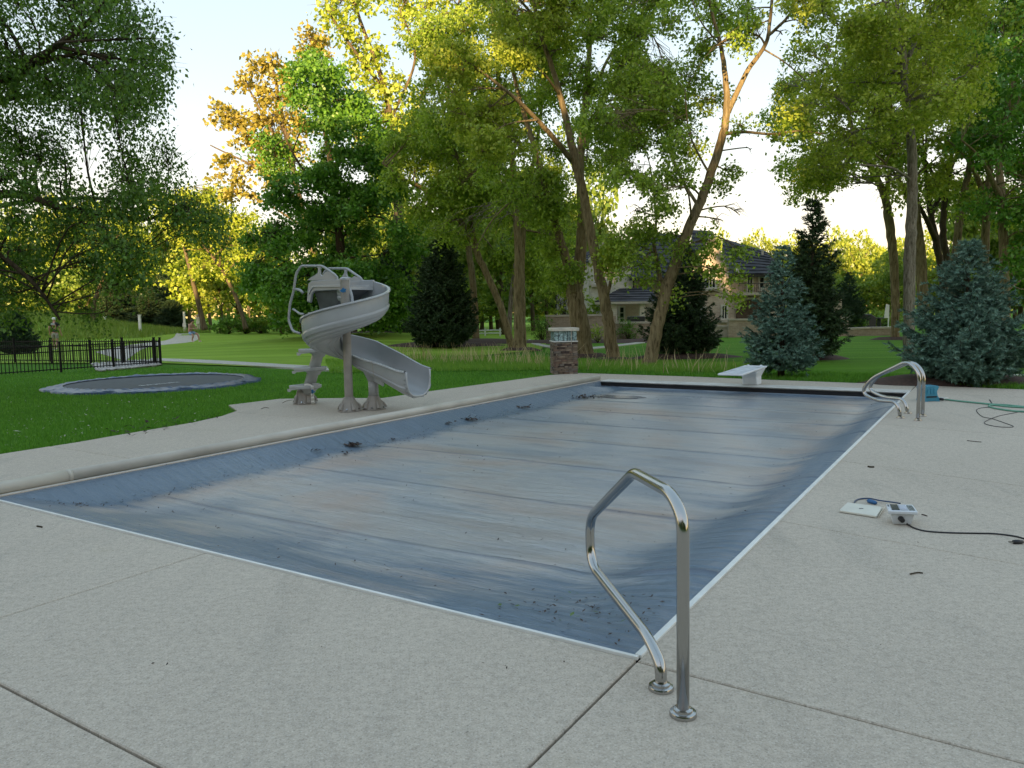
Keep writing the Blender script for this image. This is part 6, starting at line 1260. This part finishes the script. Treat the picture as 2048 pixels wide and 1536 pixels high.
Q = px_scatter(26000, [(1160, 722), (1300, 726), (1480, 732), (1560, 742), (1480, 748), (1300, 744), (1160, 740)], 4, -.02); blades(Q, .15, .014, G_mid, 'prairie_grass', 4, .3)
# dry stalks
def stalks(cl, name, seed, h):
    r_ = np.random.default_rng(seed); P_ = []
    for px, py, n, w_ in cl:
        n = int(n * (.36 if px < 1150 else .14))
        c = np.array(G(px, py)); P_.append(c + np.stack([r_.normal(size=n) * w_, r_.normal(size=n) * w_ * .7, np.zeros(n)], 1))
    P_ = np.concatenate(P_); P_[:, 2] = -.02; n = len(P_); a = r_.random(n) * 6.283; wv = np.stack([np.cos(a), np.sin(a), a * 0], 1) * .008
    d = r_.normal(size=(n, 3)) * .28; d[:, 2] = 1; hh = h * r_.uniform(.5, 1.3, n); m_ = P_ + d * hh[:, None] * .6; tp = P_ + d * hh[:, None] + np.stack([np.cos(a) * .12, np.sin(a) * .12, a * 0], 1) * hh[:, None]
    V = np.stack([P_ - wv, P_ + wv, m_ + wv * .7, m_ - wv * .7, tp + wv * .3, tp - wv * .3], 1).reshape(-1, 3); i = np.arange(n)[:, None] * 6
    Fc = np.concatenate([i + np.array([[0, 1, 2, 3]]), i + np.array([[3, 2, 4, 5]])]); return tag(npmesh(name, V, Fc, G_tan), kind='stuff')
cl = [(800, 722, 160, .5), (830, 722, 120, .4), (900, 724, 200, .6), (930, 726, 120, .5), (1010, 728, 140, .7), (1050, 728, 100, .6), (1085, 732, 60, .4), (1190, 734, 140, .5), (1215, 736, 110, .35), (1260, 736, 110, .45), (1300, 738, 90, .4), (1340, 740, 120, .5), (1390, 741, 120, .6), (1430, 744, 60, .5), (745, 722, 60, .5), (1480, 746, 40, .4), (960, 722, 80, .6)]
stalks(cl, 'dry_grass_stalks', 8, .52)
stalks([(130, 668, 60, .8), (150, 664, 60, .6), (470, 662, 60, 1.0), (450, 660, 60, 1.0), (330, 648, 50, 1.2), (310, 648, 50, 1.2)], 'dry_grass_stalks', 9, .9)
# rough grass on the far left mound
x = r_.uniform(-66, -26, 60000); y = r_.uniform(50, 72, 60000); z = np.array([gz(a, b_) for a, b_ in zip(x, y)]); k = z > .18
blades(np.stack([x, y, z], 1)[k], .42, .05, G_rough, 'rough_grass', 6, .4)
# fallen petals and scraps on the near lawn
M_petal = simple('pale_petal', (.55, .50, .40), .7)
M_leafg = simple('fresh_leaf', (.09, .16, .02), .6)
def scraps(pts, size, mat, name, seed, flat=.25):
    r_ = np.random.default_rng(seed); n = len(pts); a = r_.random(n) * 6.283; s_ = size * r_.uniform(.4, 1.5, n); e = np.stack([np.cos(a), np.sin(a), r_.normal(size=n) * flat], 1) * s_[:, None]; f_ = np.stack([-np.sin(a), np.cos(a), r_.normal(size=n) * flat], 1) * (s_ * r_.uniform(.25, .6, n))[:, None]
    c = pts + np.array([0, 0, 1]) * (np.abs(e[:, 2]) + np.abs(f_[:, 2]))[:, None] + np.array([0, 0, .003])
    V = np.stack([c - e, c + f_ + np.array([0, 0, .3]) * s_[:, None] * flat, c + e, c - f_], 1).reshape(-1, 3); return tag(npmesh(name, V, np.arange(4 * n).reshape(-1, 4), mat), kind='stuff')
Q = px_scatter(420, [(10, 790), (440, 782), (450, 815), (300, 850), (120, 880), (10, 900)], 21, .015); scraps(Q, .014, M_petal, 'fallen_petals', 1)
q = np.array([list(G(*p, .02)) for p in ((34, 864), (215, 808), (306, 806), (300, 796), (172, 830), (236, 862), (313, 850), (390, 842), (390, 828), (120, 826), (330, 815), (428, 808), (380, 852), (180, 845), (100, 850))]); scraps(q, .034, M_petal, 'fallen_petals', 3)
Q = px_scatter(260, [(200, 858), (474, 822), (474, 830), (260, 878)], 22, .01); scraps(Q[:, :] + np.array([0, 0, .0]), .03, M_leafd, 'leaf_litter', 2)
# litter on the deck and on the cover
def cover_z(u, v):
    i = np.clip((np.array(v) - .01) / (12.14) * (nv - 1), 0, nv - 1).astype(int); j = np.clip((np.array(u) - .01) / 6.08 * (nu - 1), 0, nu - 1).astype(int); return Z[i, j]
n = 1500; u = r_.uniform(.1, 6.0, n); v = r_.uniform(.1, 12, n) ** 1.0; k = r_.random(n) < .5; u[k] = 5.45 + r_.normal(size=k.sum()) * .12; k2 = r_.random(n) < .07; u[k2] = r_.uniform(.1, .9, k2.sum()); v[k2] = r_.uniform(.05, .8, k2.sum())
pp = np.array([list(UV(a, b_)) for a, b_ in zip(u, v)]); pp[:, 2] = cover_z(u, v) + .002; scraps(pp, .011, M_leafd, 'leaf_litter', 4)
n = 12; u = r_.uniform(.15, .9, n); v = r_.uniform(.1, .9, n); pp = np.array([list(UV(a, b_)) for a, b_ in zip(u, v)]); pp[:, 2] = cover_z(u, v) + .004; scraps(pp, .016, M_leafg, 'leaf_litter', 5)
n = 260; u = np.concatenate([r_.uniform(-5, -.1, 150), r_.uniform(.2, 8, 110)]); v = np.concatenate([r_.uniform(-1, 13, 150), r_.uniform(-3, -.1, 110)]); pp = np.array([list(UV(a, b_)) for a, b_ in zip(u, v)]); scraps(pp, .007, M_leafd, 'leaf_litter', 6)
# countable clumps of wet leaves on the cover
GL = 'clumps of wet leaves on the pool cover'
def clump(label, px, py, w_, n, seed, cols=(M_leafd,), group=None):
    g = G(px, py, -.155); u0, v0 = toUV(g); z0 = float(cover_z(u0, v0)); r_ = np.random.default_rng(seed)
    q = np.stack([r_.normal(size=n) * w_ * .28, r_.normal(size=n) * w_ * .17, np.abs(r_.normal(size=n)) * .012], 1) + np.array([g.x, g.y, z0 + .004])
    o = scraps(q, min(.03, .06 * w_ + .014 if py < 960 else .12 * w_), cols[0], 'leaf_clump', seed, .3); o['kind'] = 'thing'; return tag(o, label, 'leaf clump', group)
clump('largest clump of brown wet leaves by the left slope of the cover', 707, 895, .26, 90, 1)
clump('leaf clump next to the far left part of the cover, longest and thinnest', 941, 843, .3, 60, 2)
clump('small leaf clump left of the longest clump', 896, 852, .12, 24, 3)
clump('leaf clump near the far end of the left slope', 1049, 819, .22, 36, 4)
clump('leaf clump at the near left end of the cover', 162, 1028, .12, 30, 5)
clump('dark leaf scrap left of the largest clump', 632, 909, .14, 16, 6)
clump('twiggy leaf scrap right of the largest clump', 788, 881, .12, 16, 7)
clump('band of leaves along the edge of the rain puddle', 1172, 797, .55, 110, 8)
clump('brown leaf heap in the near right corner of the cover', 1278, 1303, .06, 26, 9)
clump('leaf scrap beside the corner heap below the handrail', 1190, 1254, .07, 14, 10)
clump('dark leaf scrap on the right part of the cover', 1487, 1056, .07, 12, 11)
clump('curled dark leaf below the end of the largest clump', 690, 911, .10, 12, 12)
# twigs on the deck
def twig(label, pts, r0=.004):
    mb = MB(); q = [G(*p, .006) for p in pts]; mb.tube(smooth_path(q, 3), r0, 5); return tag(mb.build('twig', B_dark, None, True), label, 'twig')
twig('thin dark twig on the deck right of the near rail', [(1820, 1148), (1835, 1145), (1846, 1146)])
twig('curled twig on the deck beside the ladder foot', [(565, 806), (575, 801), (586, 800)])
twig('broken twig on the pad left of the slide', [(522, 818), (530, 815), (538, 816)])
twig('dark twig lying on the right deck beyond the hose', [(1934, 881), (1950, 883), (1963, 884)])
twig('short dark scrap on the deck left of the pool corner', [(74, 1052), (80, 1053), (84, 1054)], .006)
twig('dark spot like leaf on the deck beside the right pool edge', [(1736, 933), (1741, 934), (1748, 934)], .009)
# river rock under the fence
Q = px_scatter(900, [(185, 728), (250, 722), (318, 719), (322, 730), (200, 742)], 31, .0); mb = MB(); ss = r_.uniform(.05, .13, len(Q))
V = []; Fc = []
ico = [(0, 0, 1), (.9, 0, .3), (.28, .85, .3), (-.72, .53, .3), (-.72, -.53, .3), (.28, -.85, .3), (.5, .5, -.6), (-.5, .5, -.6), (0, -.7, -.6)]
icf = [(0, 1, 2), (0, 2, 3), (0, 3, 4), (0, 4, 5), (0, 5, 1), (1, 6, 2), (2, 7, 3), (4, 8, 5), (3, 7, 4), (7, 8, 4), (5, 8, 1), (8, 6, 1), (6, 7, 2), (6, 8, 7)]
for p, s_ in zip(Q[:500], ss): mb.add([Vector(p) + Vector((a * s_ * random.uniform(.7, 1.2), b_ * s_, c_ * s_ * .5)) for a, b_, c_ in ico], icf)
tag(mb.build('river_rock', simple('river_rock', (.45, .42, .38), .7, var=.2, vs_=4)), kind='stuff')
